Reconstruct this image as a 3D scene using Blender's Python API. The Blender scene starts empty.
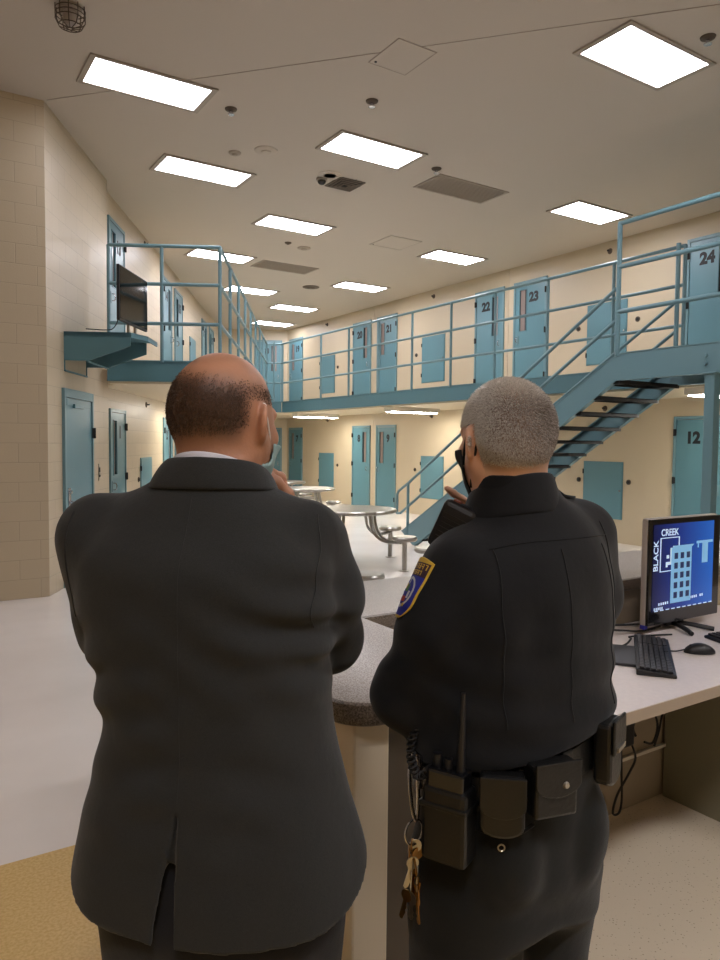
import bpy, bmesh, math, random
import numpy as np
from mathutils import Vector, Matrix, Euler
random.seed(7); RNG = np.random.default_rng(7)
PI = math.pi
SC = bpy.context.scene
COL = SC.collection

# ------------------------------------------------------------------ materials
def lin(c):
    return tuple((v/255/12.92 if v/255 <= .04045 else ((v/255+.055)/1.055)**2.4) for v in c)
MATS = {}
def mat(name, rgb, rough=.6, metal=0., bump=None, vary=None, emit=None, sheen=0., coat=0., spec=.5, sss=0.):
    """principled material; bump=(scale,strength) noise; vary=(scale,amount) tonal noise"""
    m = bpy.data.materials.new(name); m.use_nodes = True
    nt = m.node_tree; b = nt.nodes['Principled BSDF']
    col = (*lin(rgb), 1)
    b.inputs['Base Color'].default_value = col
    b.inputs['Roughness'].default_value = rough
    b.inputs['Metallic'].default_value = metal
    b.inputs['Specular IOR Level'].default_value = spec
    b.inputs['Sheen Weight'].default_value = sheen
    b.inputs['Coat Weight'].default_value = coat
    if sss:
        b.inputs['Subsurface Weight'].default_value = sss
        b.inputs['Subsurface Radius'].default_value = (.012, .005, .003)
        b.inputs['Subsurface Scale'].default_value = .5
    if emit:
        b.inputs['Emission Color'].default_value = (*lin(emit[0]), 1)
        b.inputs['Emission Strength'].default_value = emit[1]
    tc = None
    if bump or vary:
        tc = nt.nodes.new('ShaderNodeTexCoord')
    if vary:
        n = nt.nodes.new('ShaderNodeTexNoise'); n.inputs['Scale'].default_value = vary[0]; n.inputs['Detail'].default_value = 6
        r = nt.nodes.new('ShaderNodeValToRGB'); a = vary[1]
        r.color_ramp.elements[0].position = .3; r.color_ramp.elements[1].position = .7
        r.color_ramp.elements[0].color = (*[c*(1-a) for c in col[:3]], 1)
        r.color_ramp.elements[1].color = (*[min(1, c*(1+a)) for c in col[:3]], 1)
        nt.links.new(tc.outputs['Object'], n.inputs['Vector']); nt.links.new(n.outputs['Fac'], r.inputs['Fac'])
        nt.links.new(r.outputs['Color'], b.inputs['Base Color'])
    if bump:
        n = nt.nodes.new('ShaderNodeTexNoise'); n.inputs['Scale'].default_value = bump[0]; n.inputs['Detail'].default_value = 4
        bp = nt.nodes.new('ShaderNodeBump'); bp.inputs['Strength'].default_value = bump[1]; bp.inputs['Distance'].default_value = .004
        nt.links.new(tc.outputs['Object'], n.inputs['Vector']); nt.links.new(n.outputs['Fac'], bp.inputs['Height'])
        nt.links.new(bp.outputs['Normal'], b.inputs['Normal'])
    MATS[name] = m
    return m

def block_mat(name, rgb):
    """painted concrete block wall, local x along the wall and z up"""
    m = mat(name, rgb, .42, bump=None)
    nt = m.node_tree; b = nt.nodes['Principled BSDF']
    tc = nt.nodes.new('ShaderNodeTexCoord'); sp = nt.nodes.new('ShaderNodeSeparateXYZ'); cb = nt.nodes.new('ShaderNodeCombineXYZ')
    nt.links.new(tc.outputs['Object'], sp.inputs[0]); nt.links.new(sp.outputs['X'], cb.inputs['X']); nt.links.new(sp.outputs['Z'], cb.inputs['Y'])
    br = nt.nodes.new('ShaderNodeTexBrick')
    br.inputs['Scale'].default_value = 1; br.inputs['Brick Width'].default_value = .406; br.inputs['Row Height'].default_value = .203
    br.inputs['Mortar Size'].default_value = .004; br.inputs['Mortar Smooth'].default_value = .6
    c = lin(rgb)
    br.inputs['Color1'].default_value = (*c, 1); br.inputs['Color2'].default_value = (*[v*.965 for v in c], 1)
    br.inputs['Mortar'].default_value = (*[v*.78 for v in c], 1)
    nt.links.new(cb.outputs[0], br.inputs['Vector'])
    nt.links.new(br.outputs['Color'], b.inputs['Base Color'])
    ns = nt.nodes.new('ShaderNodeTexNoise'); ns.inputs['Scale'].default_value = 60
    nt.links.new(tc.outputs['Object'], ns.inputs['Vector'])
    ad = nt.nodes.new('ShaderNodeMath'); ad.operation = 'MULTIPLY_ADD'; ad.inputs[1].default_value = -1.0
    mul = nt.nodes.new('ShaderNodeMath'); mul.operation = 'MULTIPLY'; mul.inputs[1].default_value = .25
    nt.links.new(ns.outputs['Fac'], mul.inputs[0]); nt.links.new(br.outputs['Fac'], ad.inputs[0]); nt.links.new(mul.outputs[0], ad.inputs[2])
    bp = nt.nodes.new('ShaderNodeBump'); bp.inputs['Strength'].default_value = .35; bp.inputs['Distance'].default_value = .008
    nt.links.new(ad.outputs[0], bp.inputs['Height']); nt.links.new(bp.outputs['Normal'], b.inputs['Normal'])
    return m

def floor_mat():
    m = mat('floor_paint', (196, 190, 184), .24, spec=.5)
    nt = m.node_tree; b = nt.nodes['Principled BSDF']
    tc = nt.nodes.new('ShaderNodeTexCoord'); sp = nt.nodes.new('ShaderNodeSeparateXYZ')
    nt.links.new(tc.outputs['Object'], sp.inputs[0])
    def step(sock, th, less):
        n = nt.nodes.new('ShaderNodeMath'); n.operation = 'LESS_THAN' if less else 'GREATER_THAN'; n.inputs[1].default_value = th
        nt.links.new(sp.outputs[sock], n.inputs[0]); return n.outputs[0]
    def mul(a, c):
        n = nt.nodes.new('ShaderNodeMath'); n.operation = 'MULTIPLY'; nt.links.new(a, n.inputs[0]); nt.links.new(c, n.inputs[1]); return n.outputs[0]
    yel = mul(step('Y', 3.055, True), step('X', .88, True))
    tile = mul(step('Y', 2.6, True), step('X', .88, False))
    n1 = nt.nodes.new('ShaderNodeTexNoise'); n1.inputs['Scale'].default_value = 1.3; n1.inputs['Detail'].default_value = 5
    n2 = nt.nodes.new('ShaderNodeTexNoise'); n2.inputs['Scale'].default_value = 90; n2.inputs['Detail'].default_value = 3
    n3 = nt.nodes.new('ShaderNodeTexVoronoi'); n3.inputs['Scale'].default_value = 64
    for n in (n1, n2, n3): nt.links.new(tc.outputs['Object'], n.inputs['Vector'])
    def ramp(src, p0, c0, p1, c1):
        r = nt.nodes.new('ShaderNodeValToRGB'); e = r.color_ramp.elements
        e[0].position = p0; e[0].color = (*lin(c0), 1); e[1].position = p1; e[1].color = (*lin(c1), 1)
        nt.links.new(src, r.inputs['Fac']); return r.outputs['Color']
    white = ramp(n1.outputs['Fac'], .3, (228, 220, 213), .7, (238, 231, 225))
    yellow = ramp(n2.outputs['Fac'], .35, (204, 170, 108), .65, (220, 188, 128))
    speck = ramp(n3.outputs['Distance'], .10, (160, 146, 126), .2, (212, 198, 176))
    def mix(f, a, c):
        x = nt.nodes.new('ShaderNodeMix'); x.data_type = 'RGBA'
        nt.links.new(f, x.inputs[0]); nt.links.new(a, x.inputs[6]); nt.links.new(c, x.inputs[7]); return x.outputs[2]
    c = mix(tile, mix(yel, white, yellow), speck)
    nt.links.new(c, b.inputs['Base Color'])
    bp = nt.nodes.new('ShaderNodeBump'); bp.inputs['Strength'].default_value = .06; bp.inputs['Distance'].default_value = .003
    nt.links.new(n2.outputs['Fac'], bp.inputs['Height']); nt.links.new(bp.outputs['Normal'], b.inputs['Normal'])
    return m

def granite_mat(name, base, dark, light, rough=.35):
    m = mat(name, base, rough)
    nt = m.node_tree; b = nt.nodes['Principled BSDF']
    tc = nt.nodes.new('ShaderNodeTexCoord')
    n = nt.nodes.new('ShaderNodeTexNoise'); n.inputs['Scale'].default_value = 260; n.inputs['Detail'].default_value = 2
    r = nt.nodes.new('ShaderNodeValToRGB'); e = r.color_ramp.elements
    e[0].position = .36; e[0].color = (*lin(dark), 1); e[1].position = .64; e[1].color = (*lin(light), 1)
    k = e.new(.5); k.color = (*lin(base), 1)
    nt.links.new(tc.outputs['Object'], n.inputs['Vector']); nt.links.new(n.outputs['Fac'], r.inputs['Fac']); nt.links.new(r.outputs['Color'], b.inputs['Base Color'])
    return m

def cloth_mat(name, rgb, weave=900, rough=.9, sheen=.15, amt=.25):
    m = mat(name, rgb, rough, sheen=sheen, spec=.25)
    nt = m.node_tree; b = nt.nodes['Principled BSDF']
    b.inputs['Sheen Roughness'].default_value = .5
    tc = nt.nodes.new('ShaderNodeTexCoord')
    n = nt.nodes.new('ShaderNodeTexNoise'); n.inputs['Scale'].default_value = weave; n.inputs['Detail'].default_value = 3
    n2 = nt.nodes.new('ShaderNodeTexNoise'); n2.inputs['Scale'].default_value = 9; n2.inputs['Detail'].default_value = 5
    nt.links.new(tc.outputs['Object'], n.inputs['Vector']); nt.links.new(tc.outputs['Object'], n2.inputs['Vector'])
    r = nt.nodes.new('ShaderNodeValToRGB'); c = lin(rgb); e = r.color_ramp.elements
    e[0].position = .3; e[0].color = (*[v*(1-amt) for v in c], 1); e[1].position = .7; e[1].color = (*[v*(1+amt) for v in c], 1)
    nt.links.new(n.outputs['Fac'], r.inputs['Fac']); nt.links.new(r.outputs['Color'], b.inputs['Base Color'])
    b1 = nt.nodes.new('ShaderNodeBump'); b1.inputs['Strength'].default_value = .25; b1.inputs['Distance'].default_value = .001
    b2 = nt.nodes.new('ShaderNodeBump'); b2.inputs['Strength'].default_value = .35; b2.inputs['Distance'].default_value = .012
    nt.links.new(n.outputs['Fac'], b1.inputs['Height']); nt.links.new(n2.outputs['Fac'], b2.inputs['Height'])
    nt.links.new(b2.outputs['Normal'], b1.inputs['Normal']); nt.links.new(b1.outputs['Normal'], b.inputs['Normal'])
    return m

CREAM = mat('cream_paint', (192, 177, 150), .45, bump=(35, .08))
BLOCK = block_mat('cream_block', (190, 174, 147))
CEIL = mat('ceiling_paint', (194, 184, 171), .6, bump=(60, .05))
SOFFIT = mat('soffit_paint', (214, 200, 172), .6)
FLOORM = floor_mat()
TEAL = mat('teal_paint', (104, 138, 146), .4, bump=(25, .05))
TEALD = mat('teal_door_paint', (88, 130, 141), .38, bump=(14, .06))
TEALF = mat('teal_fascia_paint', (86, 125, 135), .45, bump=(20, .05))
BLACKM = mat('black_metal', (22, 20, 20), .45)
TREADM = mat('tread_black', (14, 12, 12), .6, bump=(120, .3))
CHROME = mat('chrome', (190, 190, 195), .22, 1.)
STEEL = mat('stainless_steel', (172, 168, 160), .28, 1., bump=(80, .05))
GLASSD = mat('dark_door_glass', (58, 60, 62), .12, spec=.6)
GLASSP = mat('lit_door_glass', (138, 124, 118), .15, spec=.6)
INK = mat('number_black', (12, 14, 20), .6)
DARKHOLE = mat('dark_opening', (20, 18, 16), .8)
TRIMG = mat('light_frame', (165, 155, 142), .5)
LAMP = mat('lamp_diffuser', (240, 240, 240), .5, emit=((246, 245, 255), 28.0))
LAMPS = mat('soffit_lamp_diffuser', (240, 240, 240), .5, emit=((255, 250, 240), 48.0))
LAMPBODY = mat('lamp_housing', (220, 212, 196), .5)
GRILLE = mat('vent_grille', (166, 154, 140), .6)
VENTB = mat('vent_backing', (140, 130, 117), .7)
BROWNED = mat('old_grille', (92, 80, 68), .7)
GRAN = granite_mat('counter_laminate', (166, 157, 148), (132, 122, 112), (192, 184, 175))
GRANE = granite_mat('counter_edge', (110, 98, 86), (74, 64, 55), (136, 124, 112))
DESKTOP = mat('desk_laminate', (214, 204, 200), .4, vary=(60, .04))
DESKEDGE = mat('desk_edge', (164, 148, 130), .5)
PANEL = mat('counter_panel', (230, 214, 188), .5, vary=(2, .03))
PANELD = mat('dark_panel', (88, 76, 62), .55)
CABP = mat('cabinet_panel', (128, 122, 100), .5)
KNEE = mat('kneewall_panel', (152, 138, 118), .6)
PLASTK = mat('black_plastic', (24, 23, 25), .45, bump=(200, .1))
KEYM = mat('key_plastic', (38, 36, 38), .5)
PLASTG = mat('grey_plastic', (170, 160, 152), .35)
BEZEL = mat('glossy_black', (14, 14, 16), .12, coat=.5)
TVSC = mat('tv_screen', (8, 8, 8), .07, spec=.22)
RUBBER = mat('cable_rubber', (18, 16, 16), .6)
BLUEP = mat('blue_plug', (40, 40, 160), .4)
LOOPW = mat('white_elastic', (240, 240, 240), .7)
WHITEP = mat('white_plastic', (215, 208, 196), .45)
WOOL = cloth_mat('charcoal_wool', (40, 41, 41), 800, .92, .12)
WOOLT = cloth_mat('navy_trouser_wool', (30, 31, 36), 800, .9, .1)
DUTY = cloth_mat('black_duty_cloth', (14, 15, 18), 700, .85, .1)
DUTYT = cloth_mat('black_trouser_cloth', (18, 20, 20), 700, .85, .1)
SHIRT = cloth_mat('white_shirt_cotton', (205, 203, 212), 900, .8, .1, .04)
LEATHER = mat('black_leather', (11, 11, 11), .4, bump=(160, .25))
NYLON = mat('black_nylon', (22, 22, 22), .6, bump=(400, .3))
SKIN1 = mat('tanned_skin', (172, 122, 94), .5, vary=(14, .12), bump=(220, .12), sss=.06)
SKIN2 = mat('fair_skin', (218, 168, 140), .5, vary=(14, .1), bump=(220, .12), sss=.08)
MASKB = mat('pale_blue_mask', (146, 172, 172), .8, bump=(300, .2))
MASKK = mat('black_mask', (20, 20, 22), .85, bump=(300, .2))
BRASS = mat('brass_key', (150, 112, 62), .35, 1.)
GOLD = mat('gold_thread', (206, 170, 60), .6)
PBLUE = mat('patch_blue', (34, 42, 140), .7)
ORANGE = mat('button_orange', (120, 62, 44), .6)
PRED = mat('patch_red', (170, 50, 30), .7)
PGREEN = mat('patch_green', (70, 110, 60), .7)
PWHITE = mat('patch_white', (190, 190, 196), .7)
PDARK = mat('patch_maroon', (58, 34, 48), .7)
EYEW = mat('eye_white', (225, 220, 212), .2)
EYEI = mat('eye_iris', (48, 32, 24), .2)
def stubble(m, rgb, amt):
    nt = m.node_tree; b = nt.nodes['Principled BSDF']; src = b.inputs['Base Color'].links[0].from_socket
    at = nt.nodes.new('ShaderNodeAttribute'); at.attribute_name = 'stubble'; mu = nt.nodes.new('ShaderNodeMath'); mu.operation = 'MULTIPLY'; mu.inputs[1].default_value = amt
    x = nt.nodes.new('ShaderNodeMix'); x.data_type = 'RGBA'; x.inputs[7].default_value = (*lin(rgb), 1)
    nt.links.new(at.outputs['Fac'], mu.inputs[0]); nt.links.new(mu.outputs[0], x.inputs[0]); nt.links.new(src, x.inputs[6]); nt.links.new(x.outputs[2], b.inputs['Base Color'])
stubble(SKIN1, (66, 45, 32), .88); stubble(SKIN2, (150, 132, 118), .75)
def hair_mat(name, c0, c1):
    m = mat(name, c0, .55, spec=.4)
    nt = m.node_tree; b = nt.nodes['Principled BSDF']
    at = nt.nodes.new('ShaderNodeAttribute'); at.attribute_name = 'tone'
    r = nt.nodes.new('ShaderNodeValToRGB'); e = r.color_ramp.elements
    e[0].color = (*lin(c0), 1); e[1].color = (*lin(c1), 1)
    nt.links.new(at.outputs['Fac'], r.inputs['Fac']); nt.links.new(r.outputs['Color'], b.inputs['Base Color'])
    return m
HAIRB = hair_mat('brown_hair', (50, 34, 23), (112, 84, 62))
HAIRG = hair_mat('grey_hair', (96, 76, 62), (240, 234, 226))

# ------------------------------------------------------------------ object helpers
def link(o, parent=None, loc=None, rotz=None):
    COL.objects.link(o)
    if parent is not None: o.parent = parent
    if loc is not None: o.location = loc
    if rotz is not None: o.rotation_euler = (0, 0, rotz)
    return o
def tag(o, label=None, cat=None, group=None, kind=None):
    if label: o['label'] = label
    if cat: o['category'] = cat
    if group: o['group'] = group
    if kind: o['kind'] = kind
    return o
def empty(name, loc=(0, 0, 0), rotz=0, **k):
    o = bpy.data.objects.new(name, None); o.empty_display_size = .1
    link(o, None, loc, rotz); tag(o, **k); return o
class MB:
    """collects shapes in one mesh"""
    def __init__(s): s.v = []; s.f = []; s.m = []; s.sm = []; s.mi = 0
    def add(s, vs, fs, smooth=False):
        o = len(s.v); s.v += [tuple(map(float, v)) for v in vs]
        for f in fs: s.f.append([o+i for i in f]); s.m.append(s.mi); s.sm.append(smooth)
        return s
    def box(s, a, b, M=None, bev=0):
        x0, y0, z0 = a; x1, y1, z1 = b
        if bev <= 0:
            vs = [(x0,y0,z0),(x1,y0,z0),(x1,y1,z0),(x0,y1,z0),(x0,y0,z1),(x1,y0,z1),(x1,y1,z1),(x0,y1,z1)]
            fs = [(0,3,2,1),(4,5,6,7),(0,1,5,4),(1,2,6,5),(2,3,7,6),(3,0,4,7)]
        else:
            bm = bmesh.new(); bmesh.ops.create_cube(bm, size=1)
            for v in bm.verts: v.co = Vector(((x0+x1)/2+v.co.x*(x1-x0), (y0+y1)/2+v.co.y*(y1-y0), (z0+z1)/2+v.co.z*(z1-z0)))
            bmesh.ops.bevel(bm, geom=bm.edges[:], offset=bev, segments=2, affect='EDGES', profile=.5)
            bm.verts.index_update()
            vs = [v.co[:] for v in bm.verts]; fs = [[v.index for v in f.verts] for f in bm.faces]; bm.free()
        if M is not None: vs = [tuple(M @ Vector(v)) for v in vs]
        return s.add(vs, fs)
    def cyl(s, p, q, r, n=12, r2=None, cap=True, smooth=True):
        p = Vector(p); q = Vector(q); d = (q-p).normalized(); r2 = r if r2 is None else r2
        a = d.orthogonal().normalized(); b = d.cross(a)
        vs = [p+(a*math.cos(2*PI*i/n)+b*math.sin(2*PI*i/n))*r for i in range(n)]+[q+(a*math.cos(2*PI*i/n)+b*math.sin(2*PI*i/n))*r2 for i in range(n)]
        s.add(vs, [(i, (i+1) % n, n+(i+1) % n, n+i) for i in range(n)], smooth)
        if cap:
            s.add(vs[:n], [list(range(n))[::-1]]); s.add(vs[n:], [list(range(n))])
        return s
    def tube(s, path, r, n=8, closed=False, rs=None):
        P = [Vector(p) for p in path]; N = len(P); vs = []
        t0 = (P[1]-P[0]).normalized(); a = t0.orthogonal().normalized()
        for i in range(N):
            if closed: t = (P[(i+1) % N]-P[i-1]).normalized()
            else: t = (P[min(i+1, N-1)]-P[max(i-1, 0)]).normalized()
            a = (a-t*a.dot(t))
            a = a.normalized() if a.length > 1e-6 else t.orthogonal().normalized()
            b = t.cross(a); rr = rs[i] if rs else r
            vs += [P[i]+(a*math.cos(2*PI*k/n)+b*math.sin(2*PI*k/n))*rr for k in range(n)]
        fs = []
        for i in range(N if closed else N-1):
            j = (i+1) % N
            fs += [(i*n+k, i*n+(k+1) % n, j*n+(k+1) % n, j*n+k) for k in range(n)]
        s.add(vs, fs, True)
        if not closed: s.add(vs[:n], [list(range(n))[::-1]]); s.add(vs[-n:], [list(range(n))])
        return s
    def lathe(s, prof, n=24, M=None):
        """profile of (r,z), axis z"""
        vs = []; 
        for r, z in prof: vs += [Vector((r*math.cos(2*PI*i/n), r*math.sin(2*PI*i/n), z)) for i in range(n)]
        if M is not None: vs = [M @ v for v in vs]
        fs = []
        for k in range(len(prof)-1): fs += [(k*n+i, k*n+(i+1) % n, (k+1)*n+(i+1) % n, (k+1)*n+i) for i in range(n)]
        s.add(vs, fs, True)
        if prof[0][0] > 1e-5: s.add(vs[:n], [list(range(n))[::-1]])
        if prof[-1][0] > 1e-5: s.add(vs[-n:], [list(range(n))])
        return s
    def prism(s, poly, z0, z1, M=None):
        n = len(poly); vs = [Vector((x, y, z0)) for x, y in poly]+[Vector((x, y, z1)) for x, y in poly]
        if M is not None: vs = [M @ v for v in vs]
        return s.add(vs, [list(range(n))[::-1], list(range(n, 2*n))]+[(i, (i+1) % n, n+(i+1) % n, n+i) for i in range(n)])
    def build(s, name, m, parent=None, loc=None, rotz=None, bevel=0, **k):
        me = bpy.data.meshes.new(name); me.from_pydata(s.v, [], s.f)
        ms = m if isinstance(m, (list, tuple)) else [m]
        for x in ms: me.materials.append(x)
        me.polygons.foreach_set('material_index', s.m); me.polygons.foreach_set('use_smooth', s.sm)
        bm = bmesh.new(); bm.from_mesh(me); bmesh.ops.remove_doubles(bm, verts=bm.verts, dist=1e-6) if any(s.sm) and not bevel else None
        bmesh.ops.recalc_face_normals(bm, faces=bm.faces); bm.to_mesh(me); bm.free()
        o = bpy.data.objects.new(name, me); link(o, parent, loc, rotz); tag(o, **k)
        if any(s.sm): 
            me.set_sharp_from_angle(angle=.7)
        if bevel:
            b = o.modifiers.new('bevel', 'BEVEL'); b.width = bevel; b.segments = 2; b.limit_method = 'ANGLE'
        return o
def children(o): return [c for c in bpy.data.objects if c.parent == o]
def copy_tree(o, parent=None, loc=None, rotz=None):
    c = o.copy(); COL.objects.link(c)
    if parent is not None: c.parent = parent
    if loc is not None: c.location = loc
    if rotz is not None: c.rotation_euler = (0, 0, rotz)
    for ch in children(o):
        if not ch.name.startswith('number'): copy_tree(ch, c)
    return c
def text_mesh(name, txt, size, m, parent, loc, rot, offset=0., extrude=.001, align='CENTER', **k):
    cu = bpy.data.curves.new(name, 'FONT'); cu.body = txt; cu.size = size; cu.offset = offset; cu.extrude = extrude
    cu.align_x = align; cu.align_y = 'CENTER'
    o = bpy.data.objects.new(name+'_src', cu); COL.objects.link(o)
    dg = bpy.context.evaluated_depsgraph_get(); me = bpy.data.meshes.new_from_object(o.evaluated_get(dg))
    bpy.data.objects.remove(o); me.materials.clear(); me.materials.append(m)
    o = bpy.data.objects.new(name, me); link(o, parent); o.location = loc; o.rotation_euler = rot; tag(o, **k)
    return o
def bez(pts, n=8):
    """Catmull-Rom through points"""
    P = [Vector(p) for p in pts]; out = []
    for i in range(len(P)-1):
        a = P[max(i-1, 0)]; b = P[i]; c = P[i+1]; d = P[min(i+2, len(P)-1)]
        for k in range(n):
            t = k/n; out.append(.5*((2*b)+(c-a)*t+(2*a-5*b+4*c-d)*t*t+(3*b-a-3*c+d)*t**3))
    out.append(P[-1]); return out

# ------------------------------------------------------------------ place: camera, axes
YAW = math.radians(32.78); PITCH = math.radians(2.865); ROLL = math.radians(.526)
CAMH = 1.65
RV = Vector((math.cos(YAW), -math.sin(YAW), 0)); FV = Vector((math.sin(YAW), math.cos(YAW), 0)); UV = Vector((0, 0, 1))
def W(lat, fwd, z=0.): return RV*lat+FV*fwd+UV*z
cam = bpy.data.cameras.new('camera'); co = bpy.data.objects.new('camera', cam); COL.objects.link(co)
fd = FV*math.cos(PITCH)-UV*math.sin(PITCH); ud = UV*math.cos(PITCH)+FV*math.sin(PITCH)
cr = RV*math.cos(ROLL)+ud*math.sin(ROLL); cu_ = -RV*math.sin(ROLL)+ud*math.cos(ROLL)
M = Matrix((cr, cu_, -fd)).transposed().to_4x4(); M.translation = (0, 0, CAMH)
co.matrix_world = M; cam.lens = 36*726.18/960; cam.sensor_width = 36; cam.clip_start = .05; cam.clip_end = 200
SC.camera = co
SC.view_settings.view_transform = 'Standard'; SC.view_settings.look = 'None'; SC.view_settings.gamma = 1; SC.view_settings.use_curve_mapping = False
SC.view_settings.exposure = 0.0
w = bpy.data.worlds.new('world'); SC.world = w; w.use_nodes = True
w.node_tree.nodes['Background'].inputs[0].default_value = (.02, .02, .02, 1)

CZ = 5.139; XW = 10.364; XF = 8.483; FZ = 2.70; RH = 1.49
ANG = math.radians(60.8); LU = Vector((math.cos(ANG), math.sin(ANG), 0)); LN = Vector((math.sin(ANG), -math.cos(ANG), 0))
L0 = Vector((1.376, 8.205, 0))
def LW(al, off=0., z=0.): return L0+LU*al+LN*off+UV*z          # along the left wall, off = into the room
REC = .12                                                     # the cell wall stands back a little
CORN = Vector((XW, 20.32, 0)); BD = Vector((-.866, .5, 0)).normalized()
# where the end wall meets the left wall
_d = CORN-L0; END_AL = None
_num = (_d.x*(-BD.y)+_d.y*BD.x)/(LU.x*(-BD.y)+LU.y*BD.x)
END_AL = _num; ENDP = LW(END_AL)

# ------------------------------------------------------------------ setting
def S(mb, name, m, **k): return mb.build(name, m, kind='structure', **k)
S(MB().box((-5, -4, -.2), (14, 26, 0)), 'floor', FLOORM)
S(MB().box((-5, -4, CZ), (14, 26, CZ+.2)), 'ceiling', CEIL)
mb = MB()
for y0, y1 in ((-4, 5.85), (5.86, 10.685), (10.695, 15.485), (15.495, 20.32)):
    mb.box((XW, y0, 0), (XW+.25, y1, CZ))
mb.box((XW+.012, -4, 0), (XW+.2, 20.3, CZ))
S(mb, 'wall_right', CREAM)
S(MB().box((0, 0, 0), (6.376, .25, CZ)), 'wall_front', BLOCK, loc=(-5, 8.205, 0))
S(MB().box((0, 0, 0), (2.264, .25, CZ)), 'wall_left', BLOCK, loc=L0, rotz=ANG)
S(MB().box((0, 0, 0), (END_AL-2.2+.1, .25, CZ)), 'wall_left_cells', BLOCK, loc=LW(2.2, -REC), rotz=ANG)
bl = (ENDP-CORN).length+.3
S(MB().box((-.3, 0, 0), (bl, .25, CZ)), 'wall_end', CREAM, loc=CORN+BD*bl, rotz=math.atan2(-BD.y, -BD.x))
S(MB().box((-5, -4.2, 0), (14, -4, CZ)), 'wall_back', CREAM)
S(MB().box((-5.2, -4, 0), (-5, 8.5, CZ)), 'wall_side', CREAM)
# joint lines between the ceiling panels
def strip(a, b, wd=.012):
    a = Vector(a); b = Vector(b); d = (b-a).normalized(); n = Vector((-d.y, d.x))*wd/2
    return MB().prism([a+n, b+n, b-n, a-n], CZ-.004, CZ+.01)
S(strip((1.40, 8.17), (6.2, 2.72), .007), 'trim_1', GRILLE)

# upper tier walkways
S(MB().box((XF+.06, -3.9, 2.41), (XW, 20.32, FZ)), 'floor_upper_right', SOFFIT)
LB = 1.88; LWD = 1.58                                          # left balcony start along the wall, width
RE = 11.05                                                   # along the wall where the left rail ends
mb = MB(); far = LW(RE, LWD)
poly = [LW(2.27, -REC).xy, LW(2.27, .09).xy, LW(LB+.06, .09).xy, LW(LB+.06, LWD-.06).xy, LW(RE, LWD-.06).xy, (XF+.06, 16.94), (XF+.06, 20.32), (XW, 20.32), ENDP.xy]
mb.prism(poly, 2.41, FZ)
S(mb, 'floor_upper_left', SOFFIT)
def fascia(pts, name):
    """steel channel along the walkway edge: web with two flanges"""
    mb = MB()
    for a, b, n in pts:
        a = Vector((*a, 0)); b = Vector((*b, 0)); n = Vector((*n, 0)).normalized()
        for z0, z1, t0, t1 in ((2.44, FZ+.012, -.065, -.012), (2.44, 2.458, -.02, .0), (FZ-.006, FZ+.014, -.02, .0)):
            q = [a+n*t0, b+n*t0, b+n*t1, a+n*t1]
            mb.prism([p.xy for p in q], z0, z1)
    return S(mb, name, TEALF)
pL = LW(LB, LWD).xy; pE = LW(RE, LWD).xy
fascia([((XF, -3.9), (XF, 16.94), (-1, 0))], 'trim_2')
fascia([(LW(LB, .09).xy, pL, (-LU.x, -LU.y)), (pL, pE, (LN.x, LN.y)), (pE, (XF, 16.94), (.5, -.866))], 'trim_3')

# ------------------------------------------------------------------ railings
def railing(name, pts, label, post_step=None, post_idx=None, base=FZ, h=RH, rails=(.49, 1.0, 1.49), r=.024, cat='railing'):
    """pts: polyline (x,y); posts at given points; three pipes"""
    root = empty(name, (pts[0][0], pts[0][1], base), 0, label=label, cat=cat)
    o = Vector((pts[0][0], pts[0][1]))
    for z in rails:
        mb = MB()
        for a, b in zip(pts[:-1], pts[1:]):
            a = Vector(a[:2])-o; b = Vector(b[:2])-o
            mb.cyl((a.x, a.y, z), (b.x, b.y, z), r, 10)
            mb.lathe([(0, -r), (r*.7, -r*.7), (r, 0), (r*.7, r*.7), (0, r)], 8, Matrix.Translation((b.x, b.y, z)))
        mb.build('rail', TEAL, root)
    done = []
    for a in post_idx:
        a = Vector(a[:2])-o
        MB().cyl((a.x, a.y, -.01), (a.x, a.y, h), r, 10).build('post', TEAL, root)
    return root
py = [16.9, 14.91, 13.675, 12.506, 11.358, 10.196, 9.06, 7.904, 6.70]
railing('balcony_railing', [(XF, 16.94), (XF, 5.62)], 'long blue pipe railing along the upper walkway in front of doors 19 to 24', post_idx=[(XF, y) for y in py]+[(XF, 5.62)])
lp = [LW(LB, .12).xy, LW(LB, LWD-.03).xy, LW(RE, LWD-.03).xy, (XF+.02, 16.97)]
posts = [LW(LB, .12).xy, LW(LB, .80).xy, lp[1]]+[LW(LB+s, LWD-.03).xy for s in np.linspace(0, RE-LB, 9)[1:]]+[(8.2, 16.82)]
railing('balcony_railing', [tuple(p) for p in lp], 'blue pipe railing boxing in the left upper walkway behind the television', post_idx=posts)

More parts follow.
